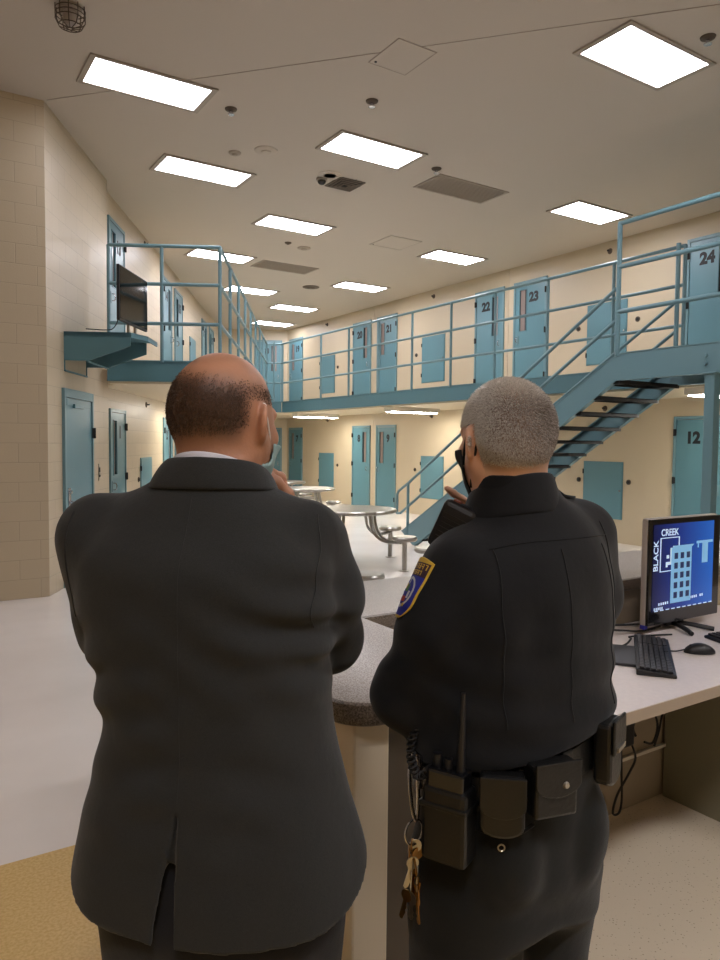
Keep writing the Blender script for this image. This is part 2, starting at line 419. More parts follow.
# ------------------------------------------------------------------ doors, access panels
NUMS = {}
def door_proto(flip):
    """local x from the left edge as seen from the room (width .86), y = -out, z up. flip: hinges right"""
    root = bpy.data.objects.new('door', None); root.empty_display_size = .1; COL.objects.link(root)
    w, h = .86, 2.12
    fx = (lambda x: w-x) if flip else (lambda x: x)
    def bx(mb, x0, x1, y0, y1, z0, z1, bev=0):
        a, b = sorted((fx(x0), fx(x1))); return mb.box((a, y0, z0), (b, y1, z1), bev=bev)
    mb = MB(); bx(mb, 0, .045, -.03, .02, 0, h); bx(mb, w-.045, w, -.03, .02, 0, h); bx(mb, .045, w-.045, -.03, .02, h-.05, h)
    mb.build('door_frame', TEAL, root, bevel=.003)
    mb = MB(); wx0, wx1, wz0, wz1 = .52, .69, 1.17, 1.95
    bx(mb, .05, wx0, -.018, .015, .008, h-.055); bx(mb, wx1, w-.05, -.018, .015, .008, h-.055)
    bx(mb, wx0, wx1, -.018, .015, .008, wz0); bx(mb, wx0, wx1, -.018, .015, wz1, h-.055)
    mb.build('door_leaf', TEALD, root)
    mb = MB()
    bx(mb, wx0-.014, wx0, -.026, 0, wz0-.014, wz1+.014); bx(mb, wx1, wx1+.014, -.026, 0, wz0-.014, wz1+.014)
    bx(mb, wx0, wx1, -.026, 0, wz0-.014, wz0); bx(mb, wx0, wx1, -.026, 0, wz1, wz1+.014)
    g = mb.build('window_frame', TEALF, root)
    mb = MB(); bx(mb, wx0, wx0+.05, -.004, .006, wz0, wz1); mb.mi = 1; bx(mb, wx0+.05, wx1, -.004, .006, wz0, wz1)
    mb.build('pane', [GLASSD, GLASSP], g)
    for z in (.28, 1.12, 1.87):
        mb = MB(); c = fx(.022); mb.cyl((c, -.042, z-.055), (c, -.042, z+.055), .014, 8); bx(mb, .01, .05, -.034, -.02, z-.05, z+.05)
        mb.build('hinge', BLACKM, root)
    mb = MB(); bx(mb, w-.155, w-.085, -.026, -.018, .92, 1.08)
    hd = mb.build('lock_plate', TEAL, root, bevel=.002)
    mb = MB(); c = fx(w-.12); mb.tube(bez([(c, -.026, .95), (c, -.07, .965), (c, -.07, 1.035), (c, -.026, 1.05)], 5), .008, 8)
    mb.build('pull_handle', CHROME, hd)
    return root
DP = {False: door_proto(False), True: door_proto(True)}
USED = {False: False, True: False}
DN = [0]
def place_door(loc, rotz, flip, num, label):
    DN[0] += 1
    if not USED[flip]:
        USED[flip] = True; r = DP[flip]; r.location = loc; r.rotation_euler = (0, 0, rotz)
    else: r = copy_tree(DP[flip], None, loc, rotz)
    r.name = 'door_%d' % DN[0]
    tag(r, label, 'door', 'numbered blue cell doors', 'structure')
    x = .33 if not flip else .53
    text_mesh('number', num, .24, INK, r, (x, -.0195, 1.78), (PI/2, 0, 0), offset=.013)
    return r
RZ = -PI/2
R_PAIRS = [(20.15, True, 0), (16.47, False, 1), (15.33, True, 2), (11.66, False, 3), (10.53, True, 4), (6.82, False, 5), (5.70, True, 6)]
for y, flip, i in R_PAIRS:
    for lo, base in ((7, 0), (19, FZ)):
        tier = 'upper tier' if base else 'lower tier'
        place_door((XW, y+(.14 if lo+i in (12, 13) and not base else 0), base), RZ, flip, str(lo+i), 'blue steel cell door numbered %d on the %s of the cream right wall' % (lo+i, tier))
L_D = [(2.70, True, 0), (6.36, False, 1), (7.55, True, 2), (11.17, False, 3), (12.45, True, 4)]
for al, flip, i in L_D:
    for lo, base in ((1, 0), (13, FZ)):
        tier = 'upper tier' if base else 'lower tier'
        place_door(LW(al, -REC, base), ANG, flip, str(lo+i), 'blue steel cell door, %s of the left wall, %s from the corner' % (tier, ('first', 'second', 'third', 'fourth', 'fifth')[i]))
for lo, base in ((6, 0), (18, FZ)):
    place_door(CORN+BD*1.02+UV*base, math.atan2(-BD.y, -BD.x), False, str(lo), 'blue steel cell door on the short end wall, %s' % ('upper tier' if base else 'lower tier'))
# the plain staff door on the near left wall
r = empty('door_%d' % (DN[0]+1), LW(.433, 0), ANG, label='plain windowless blue door on the near left wall under the television shelf', cat='door', kind='structure')
w_, h_ = 1.06, 2.24
MB().box((0, -.035, 0), (.05, .02, h_)).box((w_-.05, -.035, 0), (w_, .02, h_)).box((.05, -.035, h_-.1), (w_-.05, .02, h_)).build('door_frame', TEAL, r, bevel=.003)
MB().box((.055, -.02, .01), (w_-.055, .02, h_-.105)).build('door_leaf', TEALD, r)
MB().box((.1, -.026, h_-.19), (w_-.1, -.02, h_-.115)).box((.3, -.05, h_-.21), (.62, -.02, h_-.165)).build('closer_plate', TEALD, r, bevel=.002)
for z in (.3, .83, 1.75):
    MB().cyl((w_-.03, -.05, z-.065), (w_-.03, -.05, z+.065), .018, 8).box((w_-.06, -.042, z-.06), (w_-.01, -.03, z+.06)).build('hinge', BLACKM, r)
lk = MB().box((.12, -.028, .86), (.2, -.02, 1.12), bev=.002).build('lock_plate', CHROME, r)
MB().cyl((.16, -.028, 1.07), (.16, -.05, 1.07), .022, 14).cyl((.16, -.028, .95), (.16, -.06, .95), .02, 14).box((.15, -.072, .94), (.23, -.058, .96)).build('lever_handle', CHROME, lk)

def hatch(loc, rotz, label, hinge_left=True, w=.83, h=1.05):
    r = empty('access_panel', loc, rotz, label=label, cat='access panel', group='blue chase access panels')
    MB().box((0, -.012, 0), (w, .0, h)).box((.02, -.02, .02), (w-.02, -.012, h-.02)).build('panel_door', TEALD, r, bevel=.002)
    for z in (.18, h-.18):
        MB().cyl((.0, -.02, z-.04), (.0, -.02, z+.04), .012, 8).build('hinge', BLACKM, r)
    MB().cyl((w-.05, -.02, h/2), (w-.05, -.028, h/2), .016, 12).build('lock', CHROME, r)
    return r
for y, nm in ((18.25, 'between doors 19 and 20'), (13.48, 'between doors 21 and 22'), (8.72, 'between doors 23 and 24, behind the stair rails')):
    hatch((XW-.002, y, FZ+.36), RZ, 'blue access panel, upper right wall, '+nm)
for y, nm in ((18.28, 'beyond the far dayroom table, between doors 7 and 8'), (13.47, 'behind the lower stair rail'), (8.72, 'under the stairs, left of door 12')):
    hatch((XW-.002, y, .40), RZ, 'blue access panel, lower right wall, '+nm, h=.98)
hatch(LW(4.54, -REC, .40), ANG, 'blue access panel low on the left wall past the first cell door', h=.98)
hatch(LW(9.38, -REC, FZ+.36), ANG, 'blue access panel on the upper left wall behind the railing')
def wall_knob(loc, rotz, label):
    r = empty('call_button', loc, rotz, label=label, cat='button', group='call buttons on the walls')
    MB().cyl((0, .004, 0), (0, -.010, 0), .045, 18).build('backplate', BROWNED, r)
    MB().cyl((0, -.010, 0), (0, -.024, 0), .028, 14).build('push_button', BLACKM, r)
for y, z, nm in ((8.92, 3.735, 'between door 23 and the access panel by the stairs'), (7.69, 3.74, 'beside door 24'), (17.27, 3.75, 'left of door 20'), (13.70, 3.73, 'right of door 21'),
              (8.83, 1.045, 'left of the lower panel under the stairs'), (7.78, 1.045, 'right of the lower panel under the stairs'), (13.70, 1.05, 'right of door 9'), (17.25, 1.05, 'left of door 8')):
    wall_knob((XW, y, z), RZ, 'small dark call button '+nm)
wall_knob(LW(4.42, -REC, 1.02), ANG, 'small dark call button beside the lower left access panel')
def sprinkler_wall(loc, rotz, label):
    r = empty('wall_sprinkler', loc, rotz, label=label, cat='sprinkler', group='sidewall sprinkler heads')
    M_ = Matrix.Rotation(PI/2, 4, 'X')
    MB().lathe([(0, 0), (.05, 0), (.045, .012), (.02, .02)], 16, M_).build('escutcheon', BROWNED, r)
    MB().cyl((0, -.02, 0), (0, -.055, 0), .012, 8).box((-.018, -.06, -.010), (.018, -.055, .018)).build('nozzle', BLACKM, r)
for y, z, nm in ((8.28, 4.97, 'high above the access panel by the stairs'), (13.08, 4.99, 'high between doors 21 and 22'), (17.86, 4.99, 'high at the far end near door 19'),
                 (13.09, 2.29, 'under the walkway beside the lit soffit lamp'), (17.8, 2.3, 'under the walkway at the far end'), (8.3, 2.295, 'under the walkway behind the stair treads')):
    sprinkler_wall((XW, y, z), RZ, 'tiny dark wall sprinkler head '+nm)
sprinkler_wall(LW(4.95, -REC, 5.02), ANG, 'tiny dark sidewall sprinkler head high on the left wall over the television')
sprinkler_wall(LW(5.0, -REC, 2.29), ANG, 'tiny dark sidewall sprinkler head on the left wall under the walkway')
r = empty('intercom_plate', LW(1.80, 0, 1.25), ANG, label='slim grey intercom plate on the left wall right of the plain door', cat='intercom')
MB().box((-.03, -.008, -.11), (.03, 0, .11), bev=.003).build('faceplate', STEEL, r)
MB().box((-.018, -.014, .0), (.018, -.008, .06)).cyl((0, -.008, -.05), (0, -.018, -.05), .014, 12).build('speaker', BLACKM, r)
# ------------------------------------------------------------------ ceiling fittings
def troffer_proto():
    root = bpy.data.objects.new('ceiling_light', None); COL.objects.link(root)
    a, b = .61, .305; i, j = .552, .262
    mb = MB()
    mb.box((-a, -b, -.018), (-i, b, .0)).box((i, -b, -.018), (a, b, 0)).box((-i, -b, -.018), (i, -j, 0)).box((-i, j, -.018), (i, b, 0))
    mb.build('frame', TRIMG, root, bevel=.004)
    MB().box((-i, -j, -.01), (i, j, -.002)).build('diffuser', LAMP, root)
    return root
TP = troffer_proto(); first = True
LIGHTS = [((5.758, 4.271), 'largest ceiling light panel, at the top of the picture above the monitor'),
 ((4.877, 7.375), 'white ceiling light panel just in front of the dirty square grille'),
 ((2.173, 7.268), 'white ceiling light panel nearest the cream block wall and ceiling seam'),
 ((3.442, 9.144), 'white ceiling light panel second from the near block wall, beside two round ceiling discs'),
 ((5.483, 10.539), 'white ceiling light panel in the middle, past the dirty grille and dome camera'),
 ((8.863, 7.467), 'white ceiling light panel next to the tall stair landing guard rail'),
 ((5.24, 13.03), 'white ceiling light panel seen across the near corner of the left railing'),
 ((6.98, 15.55), 'white ceiling light panel second along behind the left railing'),
 ((8.87, 10.64), 'white ceiling light panel in front of doors 22 and 21'),
 ((8.83, 13.77), 'white ceiling light panel in front of doors 21 and 20'),
 ((8.81, 16.91), 'white ceiling light panel toward the far end in front of door 19'),
 ((9.43, 19.45), 'farthest white ceiling light panel, by the end wall')]
LAMPFILL = mat('fill_lamp_diffuser', (240, 240, 240), .5, emit=((248, 244, 246), 46.0))  # stronger emission for the fill panels added behind the camera
LAMPDIM = mat('dimmed_lamp_diffuser', (240, 240, 240), .5, emit=((246, 245, 255), 12.0))  # emission turned down to keep the nearby block wall from overexposing
for (x, y), lb in LIGHTS:
    o = TP if first else copy_tree(TP); first = False
    o.location = (x, y, CZ); tag(o, lb, 'ceiling light', 'ceiling light panels')
    if x < 3.6:                                             # the two lamps by the block wall, dimmed so it stays less bright
        for ch in children(o):
            if ch.name.startswith('diffuser'):
                ch.data = ch.data.copy(); ch.data.materials[0] = LAMPDIM
# unseen panels: added fill light behind the camera, one more along the walkway row
for (x, y), lb in (((1.9, -1.6), 'added fill light panel behind the camera'), ((-.9, -1.3), 'added fill light panel behind the camera to the left'), ((4.6, -1.6), 'added fill light panel behind the desk, out of the picture'), ((8.86, 1.2), 'white ceiling light panel over the walkway right of the picture')):
    o = copy_tree(TP); o.location = (x, y, CZ); tag(o, lb, 'ceiling light', 'ceiling light panels')
    if y < 0:
        for ch in children(o):
            if ch.name.startswith('diffuser'): ch.data = ch.data.copy(); ch.data.materials[0] = LAMPFILL
def soffit_light(loc, label, lens=None):
    r = empty('soffit_light', loc, 0, label=label, cat='light', group='lamps under the walkway')
    MB().box((-.62, -.16, -.09), (.62, .16, 0)).build('housing', LAMPBODY, r, bevel=.004)
    MB().box((-.57, -.13, -.104), (.57, .13, -.09)).build('diffuser', lens or LAMPS, r)
soffit_light((9.25, 12.35, 2.41), 'lit box lamp under the walkway in front of door 9')
soffit_light((9.25, 16.5, 2.41), 'lit box lamp under the walkway near door 7')
soffit_light((9.3, 5.55, 2.41), 'box lamp under the walkway in front of door 12')
for al, nm in ((6.3, 'before the second cell doors'), (10.2, 'farther along')):
    soffit_light(LW(al, .8, 2.41), 'added fill lamp under the left walkway, '+nm)  # unseen lamps added to brighten the lower left wall
def vent(loc, w, d, label, slats=14):
    r = empty('ceiling_vent', loc, 0, label=label, cat='vent', group='ceiling return vents')
    mb = MB(); f = .03
    mb.box((-w/2, -d/2, -.012), (-w/2+f, d/2, 0)).box((w/2-f, -d/2, -.012), (w/2, d/2, 0)).box((-w/2+f, -d/2, -.012), (w/2-f, -d/2+f, 0)).box((-w/2+f, d/2-f, -.012), (w/2-f, d/2, 0))
    mb.build('frame', GRILLE, r)
    MB().box((-w/2+f, -d/2+f, -.004), (w/2-f, d/2-f, -.002)).build('backing', VENTB, r)
    mb = MB()
    for i in range(slats):
        y = -d/2+f+(d-2*f)*(i+.5)/slats
        mb.box((-w/2+f, y-.006, -.012), (w/2-f, y+.010, -.005))
    mb.build('grille', GRILLE, r)
vent((6.62, 7.78, CZ), 1.22, .58, 'long grey ceiling vent right of the dirty square grille')
vent((6.63, 13.13, CZ), 1.22, .6, 'long grey ceiling vent farther off, past the middle light panel')
# dirty square diffuser
r = empty('ceiling_diffuser', (5.19, 8.5, CZ), 0, label='dirty brown square air grille beside the dome camera', cat='vent')
mb = MB()
for k, s_ in enumerate((.2, .155, .11, .065)):
    z = -.006-.006*k
    for sx in (0, 1, 2, 3):
        mb.prism([(s_, -s_), (s_, s_), (s_-.028, s_-.028), (s_-.028, -s_+.028)], z-.008, z, Matrix.Rotation(sx*PI/2, 4, 'Z'))
mb.build('square_cone', BROWNED, r)
MB().box((-.2, -.2, -.004), (.2, .2, -.001)).build('backing', DARKHOLE, r)
mb = MB()
for k in range(60):
    a = random.uniform(0, 2*PI); q = random.uniform(.03, .25)
    mb.cyl((q*math.cos(a), q*math.sin(a), -.0015), (q*math.cos(a), q*math.sin(a), -.003), random.uniform(.004, .013), 7)
mb.build('soot_stain', BROWNED, r, kind='stuff')
# dome camera
r = empty('dome_camera', (4.83, 8.5, CZ), 0, label='dark dome camera on the ceiling left of the dirty grille', cat='camera')
MB().lathe([(.16, 0), (.16, -.006), (.085, -.012), (.085, 0)], 24, Matrix.Translation((.03, -.16, 0))).build('cover_plate', CEIL, r)
MB().lathe([(.0, 0), (.075, 0), (.075, -.03), (.05, -.035)], 20).build('base', GRILLE, r)
MB().lathe([(.058, -.034), (.052, -.06), (.03, -.08), (.0, -.086)], 20).build('dome', BEZEL, r)
def disc(name, loc, rad, m, label, cat, th=.02, ring=False):
    r = empty(name, loc, 0, label=label, cat=cat)
    MB().lathe([(rad, 0), (rad*.97, -th*.6), (rad*.8, -th), (0, -th)], 24).build('cover', m, r)
    MB().lathe([(rad*.45, -th), (rad*.4, -th*1.7), (0, -th*1.8)], 20).build('centre_cap', m, r)
disc('ceiling_speaker', (3.82, 8.07, CZ), .14, CEIL, 'round pale ceiling disc between two light panels', 'speaker')
disc('smoke_detector', (3.54, 8.35, CZ), .075, GRILLE, 'small round grey detector beside the pale ceiling disc', 'detector')
disc('ceiling_speaker', (7.943, 14.432, CZ), .19, BROWNED, 'round brown ceiling disc far past the long vent', 'speaker')
disc('smoke_detector', (6.266, 11.653, CZ), .12, GRILLE, 'round grey detector past the middle light panel', 'detector')
disc('smoke_detector', (5.87, 11.5, CZ), .06, BROWNED, 'tiny dark detector left of the grey detector', 'detector')
def ceiling_sprinkler(loc, label):
    r = empty('ceiling_sprinkler', loc, 0, label=label, cat='sprinkler', group='pendent sprinkler heads')
    MB().lathe([(.065, 0), (.06, -.012), (.03, -.022), (0, -.022)], 20).build('escutcheon', BROWNED, r)
    MB().cyl((0, 0, -.02), (0, 0, -.06), .016, 10).lathe([(0, -.064), (.035, -.062), (.035, -.058), (0, -.06)], 14).box((-.022, -.004, -.06), (-.016, .004, -.02)).box((.016, -.004, -.06), (.022, .004, -.02)).build('nozzle', CHROME, r)
for p_, nm in (((3.052, 7.301), 'right of the light panel by the block wall'), ((5.914, 3.77), 'right of the largest light panel'), ((5.863, 7.383), 'in front of the long grey vent'), ((4.179, 6.329), 'below the square ceiling hatch')):
    ceiling_sprinkler((*p_, CZ), 'small dark ceiling sprinkler head '+nm)
def ceiling_hatch(c, hw, hd, label):
    r = empty('ceiling_hatch', (*c, CZ), 0, label=label, cat='hatch', group='ceiling access hatches')
    MB().box((-hw, -hd, -.004), (hw, hd, 0)).build('hatch_door', CEIL, r)
    mb = MB()
    for a, b in (((-hw, -hd), (hw, -hd+.008)), ((-hw, hd-.008), (hw, hd)), ((-hw, -hd), (-hw+.008, hd)), ((hw-.008, -hd), (hw, hd))):
        mb.box((*a, -.006), (*b, -.003))
    mb.build('hatch_frame', GRILLE, r)
    MB().cyl((-hw+.05, hd-.05, -.004), (-hw+.05, hd-.05, -.01), .012, 10).build('lock', BLACKM, r)
ceiling_hatch((3.94, 5.48), .21, .24, 'square access hatch in the ceiling above the men')
ceiling_hatch((7.42, 10.45), .33, .33, 'square access hatch in the ceiling past the long grey vent')
# caged lamp
r = empty('caged_lamp', (1.273, 6.35, CZ), 0, label='wire caged emergency lamp on the ceiling at the upper left', cat='lamp')
MB().lathe([(.09, 0), (.09, -.03), (.06, -.04)], 20).build('base', GRILLE, r)
MB().lathe([(.055, -.04), (.06, -.08), (.045, -.13), (0, -.145)], 18).build('bulb_cover', PLASTG, r)
mb = MB()
for k in range(10):
    a = 2*PI*k/10; c, s_ = math.cos(a), math.sin(a)
    mb.tube([(c*.115, s_*.115, 0), (c*.115, s_*.115, -.1), (c*.09, s_*.09, -.15), (c*.02, s_*.02, -.17)], .004, 6)
for z, q in ((-.03, .115), (-.065, .115), (-.1, .115), (-.15, .09), (-.17, .02)):
    mb.tube([(q*math.cos(2*PI*k/20), q*math.sin(2*PI*k/20), z) for k in range(20)], .004, 6, closed=True)
mb.build('wire_guard', BROWNED, r)

# ------------------------------------------------------------------ staircase
XS0, XS1 = 7.05, 8.22                                          # near and far stringer
ST = empty('staircase', (XS0, 9.7, 0), 0, label='blue steel staircase with black open treads rising to the upper walkway', cat='staircase')
def toS(x, y, z): return (x-XS0, y-9.7, z)
slope = .174/.28; YT = 5.50                                     # landing edge
def zrail(y): return FZ-(y-YT)*slope
for X in (XS0, XS1):
    sg = 1 if X == XS0 else -1
    y_e = YT+2.70/slope
    # web polygon in (y,z); channel depth .30 measured square to the slope
    top = [(-3.8, FZ+.015), (YT-.02, FZ+.015), (9.66, .215), (9.36, .02)]
    bot = [(9.36, .0), (9.30, .02), (YT-.0, FZ-.29-.0), (-3.8, FZ-.29)]
    if X == XS1: top[0] = (YT-1.25, FZ+.015); bot[-1] = (YT-1.25, FZ-.29)
    poly = [toS(0, y, z)[1:] for y, z in top+bot[1:]]
    Mx = Matrix(((0, 0, 1, X-XS0), (1, 0, 0, 0), (0, 1, 0, 0), (0, 0, 0, 1)))
    mb = MB(); mb.prism(poly, -.006, .006, Mx)
    # flanges: thin plates along the upper and lower edges
    def flange(p, q):
        p = Vector(p); q = Vector(q); d = (q-p).normalized(); n = Vector((-d.y, d.x))*.006
        mb.prism([p+n, q+n, q-n, p-n], -.012 if sg > 0 else -.06, .06 if sg > 0 else .012, Mx)
    for a, b in zip(poly[:3], poly[1:3]): flange(a, b)
    lo = poly[4:]
    for a, b in zip(lo[:-1], lo[1:]): flange(a, b)
    mb.build('stringer', TEAL, ST)
for k in range(-1, 14):
    z = 2.395-.174*k+.02; y = 5.60+.28*k
    if z < .1: break
    mb = MB()
    mb.box(toS(XS0+.02, y-.145, z-.010), toS(XS1-.06, y+.145, z)).box(toS(XS0+.02, y+.135, z-.045), toS(XS1-.06, y+.145, z)).box(toS(XS0+.02, y-.145, z-.045), toS(XS1-.06, y-.135, z))
    tr = mb.build('tread', TREADM, ST)
    for xa, xb in ((XS0+.012, XS0+.12), (XS1-.30, XS1-.012)):
        br = MB().box(toS(xa, y-.134, z-.046), toS(xb, y+.134, z-.010)).build('bracket', BLACKM, tr)
    mb = MB()
    for xx in (XS1-.06, XS1-.2):
        mb.cyl(toS(xx, y-.135, z-.03), toS(xx, y-.142, z-.03), .011, 8)
    mb.build('bolt', CHROME, br)
MB().box(toS(XS0+.01, YT-1.25, FZ-.03), toS(XF-.09, YT-.02, FZ+.01)).box(toS(XS0+.01, -3.8, FZ-.03), toS(XF-.09, YT-1.25, FZ+.01)).build('landing_deck', TEALF, ST)
mb = MB().box(toS(XS0+.01, 4.16, FZ-.29), toS(XF-.07, 4.28, FZ-.05)); mb.build('cross_beam', TEAL, ST)
MB().box(toS(XS0-.05, 4.27, 0), toS(XS0+.06, 4.38, FZ-.29)).box(toS(XS0-.1, 4.22, 0), toS(XS0+.11, 4.43, .015)).box(toS(XS0-.07, 4.25, FZ-.305), toS(XS0+.08, 4.40, FZ-.29)).build('support_column', TEAL, ST, bevel=.006)
mb = MB()
for z in (FZ-.11, FZ-.19):
    mb.cyl(toS(XS0-.006, 4.40, z), toS(XS0-.022, 4.40, z), .02, 8)
mb.build('bolt', TEAL, ST)
# hand rails
for X, tag_ in ((XS0, 0), (XS1, 1)):
    for off in (.77, .40):
        top = (X, YT+.03, FZ+off-.01)
        mb = MB()
        if off == .77:
            mb.tube([toS(*top), toS(X, 9.50, zrail(9.50)+off+.03), toS(X, 9.76, zrail(9.76)+off+.05), toS(X, 9.80, zrail(9.8)+off+.02), toS(X, 9.80, .50)], .022, 10)
        else:
            mb.tube([toS(*top), toS(X, 9.70, zrail(9.70)+off+.02), toS(X, 9.80, .50)], .022, 10)
        mb.build('handrail', TEAL, ST)
    for y in (9.50, 7.5):
        MB().cyl(toS(X, y, zrail(y)-.05), toS(X, y, zrail(y)+.79), .024, 10).build('rail_post', TEAL, ST)
# landing guard
for z in (.49, 1.0, 1.49):
    MB().cyl(toS(XS0, YT, FZ+z), toS(XS0, -3.7, FZ+z), .027, 10).build('guard_rail', TEAL, ST)
for y in (YT, 3.9, 2.3, .7, -.9, -2.5):
    MB().cyl(toS(XS0, y, FZ-.02), toS(XS0, y, FZ+1.49), .028, 10).lathe([(0, .028), (.02, .02), (.028, 0), (0, 0)], 10, Matrix.Translation(toS(XS0, y, FZ+1.49))).build('guard_post', TEAL, ST)
MB().cyl(toS(XS1, YT+.04, FZ-.05), toS(XS1, YT+.04, FZ+1.46), .028, 10).build('guard_post', TEAL, ST)

# ------------------------------------------------------------------ dayroom tables
def dayroom_table(c, rot, label, arms=4, R=.57, SR=.83):
    r = empty('dayroom_table', (*c, 0), rot, label=label, cat='table', group='steel dayroom tables with fixed stools')
    MB().lathe([(0, .715), (R-.03, .715), (R, .73), (R, .752), (R-.012, .765), (0, .765)], 40).build('tabletop', STEEL, r)
    MB().lathe([(.26, .69), (.33, .69), (.33, .715), (.26, .715)], 28).build('support_ring', STEEL, r)
    for k in range(4):
        M_ = Matrix.Rotation(k*PI/2, 4, 'Z')
        mb = MB()
        for s_ in (-.05, .05):
            mb.tube([M_ @ Vector(p) for p in bez([(.30, s_, .715), (.31, s_, .60), (.36, s_, .47), (.48, s_*.8, .38), (.62, s_*.6, .36), (SR-.02, s_*.5, .37)], 5)], .02, 8)
        mb.build('seat_arm', STEEL, r)
        T_ = M_ @ Matrix.Translation((SR, 0, 0))
        MB().lathe([(0, .395), (.15, .395), (.165, .41), (.165, .435), (.15, .452), (0, .446)], 28, T_).build('seat', STEEL, r)
        MB().lathe([(.065, 0), (.065, .01), (.033, .014), (.033, .40)], 14, T_).build('seat_post', STEEL, r)
dayroom_table((5.30, 8.35), math.radians(19), 'nearest round steel dayroom table, in front of doors 8 and 9')
dayroom_table((5.50, 5.85), math.radians(19), 'round steel dayroom table hidden behind the officer, one stool showing')
dayroom_table((6.92, 12.7), math.radians(19), 'round steel dayroom table in the middle distance behind the raised hand')
dayroom_table((7.55, 15.1), math.radians(19), 'farthest round steel dayroom table by the end cells')
r = empty('round_stool', (3.66, 5.55, 0), 0, label='steel stool seat just beyond the speckled counter beside the suit sleeve', cat='stool')
MB().lathe([(0, .40), (.15, .40), (.165, .415), (.165, .44), (.15, .457), (0, .45)], 28).build('seat', STEEL, r)
MB().lathe([(.1, 0), (.1, .012), (.035, .02), (.035, .405)], 16).build('post', STEEL, r)

# ------------------------------------------------------------------ television and its shelf
SHZ = 2.87
r = empty('tv_shelf', LW(.52, 0, 0), ANG, label='blue steel bracket shelf on the block wall under the television', cat='shelf')
Ls, Pj = .80, .86
# local x along wall, -y into the room
MB().prism([(0, 0), (0, -Pj+.12), (.30, -Pj), (Ls, -Pj), (Ls, 0)], SHZ-.012, SHZ).prism([(0, -.0), (.012, 0), (.012, -Pj+.12), (0, -Pj+.12)], SHZ-.055, SHZ).prism([(0, -Pj+.12), (.3, -Pj), (.3, -Pj+.012), (.012, -Pj+.13)], SHZ-.055, SHZ).box((.3, -Pj, SHZ-.055), (Ls, -Pj+.012, SHZ)).build('shelf_top', TEALF, r)
for x in (.0, Ls-.012):
    Mx = Matrix(((0, 0, 1, x), (1, 0, 0, 0), (0, 1, 0, 0), (0, 0, 0, 1)))
    MB().prism([(0, SHZ-.012), (-Pj+.13, SHZ-.012), (-Pj+.13, SHZ-.15), (-.27, SHZ-.32), (0, SHZ-.32)], 0, .012, Mx).build('side_plate', TEALF, r)
MB().box((0, -.02, SHZ-.44), (Ls, 0, SHZ-.425)).box((0, -.27, SHZ-.335), (Ls, -.25, SHZ-.32)).box((0, -.012, SHZ-.44), (.012, 0, SHZ-.3)).box((Ls-.012, -.012, SHZ-.44), (Ls, 0, SHZ-.3)).build('wall_flange', TEALF, r)
# television: left end nearer
a = Vector((2.165, 8.36, 0)); b = Vector((2.694, 9.09, 0)); d = b-a; ta = math.atan2(d.y, d.x); wl = d.length
# the picture shows a screen of wide format: width from its height
r = empty('television', (a.x, a.y, 3.01), ta, label='black flat screen television standing on the blue wall shelf', cat='television')
H_, Wd = .62, wl
MB().box((0, 0, 0), (Wd, .035, H_), bev=.006).box((.12, .035, .1), (Wd-.12, .065, H_-.12), bev=.006).build('housing', PLASTK, r)
MB().box((.014, -.004, .022), (Wd-.014, .001, H_-.014)).build('screen', TVSC, r)
mb = MB()
for x in (Wd*.42, Wd*.66): mb.box((x-.02, .03, SHZ-3.01), (x+.02, .055, .2))
mb.build('stand_post', STEEL, r)
MB().box((Wd*.3, -.06, SHZ-3.01), (Wd*.8, .12, SHZ-3.01+.01)).build('stand_foot', STEEL, r)
MB().tube(bez([(.03, .03, .05), (-.02, .02, -.03), (-.07, .05, -.11), (-.12, .12, SHZ-3.01+.008), (-.2, .3, SHZ-3.01+.008)], 6), .006, 6).build('power_cable', RUBBER, r)
# small things left on the shelf
def shelf_pt(x, y, z=0): return LW(.52+x, y, SHZ+z)
r = empty('coiled_cable', shelf_pt(.25, .45), 0, label='thin dark cable lying on the blue television shelf', cat='cable')
MB().tube(bez([(-.12, .1, .007), (-.05, .14, .03), (.02, .1, .045), (.09, .04, .03), (.16, .05, .008), (.28, .0, .008), (.36, -.06, .008)], 6), .006, 6).cyl((-.14, .11, .014), (-.1, .09, .014), .013, 8).build('cord', RUBBER, r)

# ------------------------------------------------------------------ counter
def rounded(poly, rad, n=8):
    out = []
    N = len(poly)
    for i, p in enumerate(poly):
        p = Vector(p); a = Vector(poly[i-1]); b = Vector(poly[(i+1) % N]); q = rad[i] if isinstance(rad, (list, tuple)) else rad
        if q <= 0: out.append(p.copy()); continue
        u = (a-p).normalized(); v = (b-p).normalized(); ang = u.angle(v); t = q/math.tan(ang/2)
        c = p+(u+v).normalized()*(q/math.sin(ang/2)); s_ = p+u*t-c; e = p+v*t-c
        a0 = math.atan2(s_.y, s_.x); a1 = math.atan2(e.y, e.x); da = (a1-a0+PI) % (2*PI)-PI
        out += [c+Vector((math.cos(a0+da*k/n), math.sin(a0+da*k/n)))*q for k in range(n+1)]
    return out
CT = 1.07
KR = empty('counter', (.82, 1.31, 0), 0, label='L shaped grey speckled counter with a rounded brown edge between the two men', cat='counter')
cp = rounded([(0, 0), (.50, 0), (.50, .70), (4.4, .70), (4.4, 1.25), (0, 1.25)], [.11, .05, 0, 0, 0, .11])
mb = MB()
def offs(poly, d):
    N = len(poly); out = []
    for i in range(N):
        a = Vector(poly[i-1]); p = Vector(poly[i]); b = Vector(poly[(i+1) % N])
        u = (p-a).normalized() if (p-a).length > 1e-6 else (b-p).normalized(); v = (b-p).normalized()
        n = (Vector((u.y, -u.x))+Vector((v.y, -v.x))); n.normalize()
        k = max(.5, n.dot(Vector((u.y, -u.x))))
        out.append(p-n*d/k)
    return out
N = len(cp); prof = [(.012, 0), (.003, .006), (0, .016), (0, .04), (.003, .05), (.012, .054)]
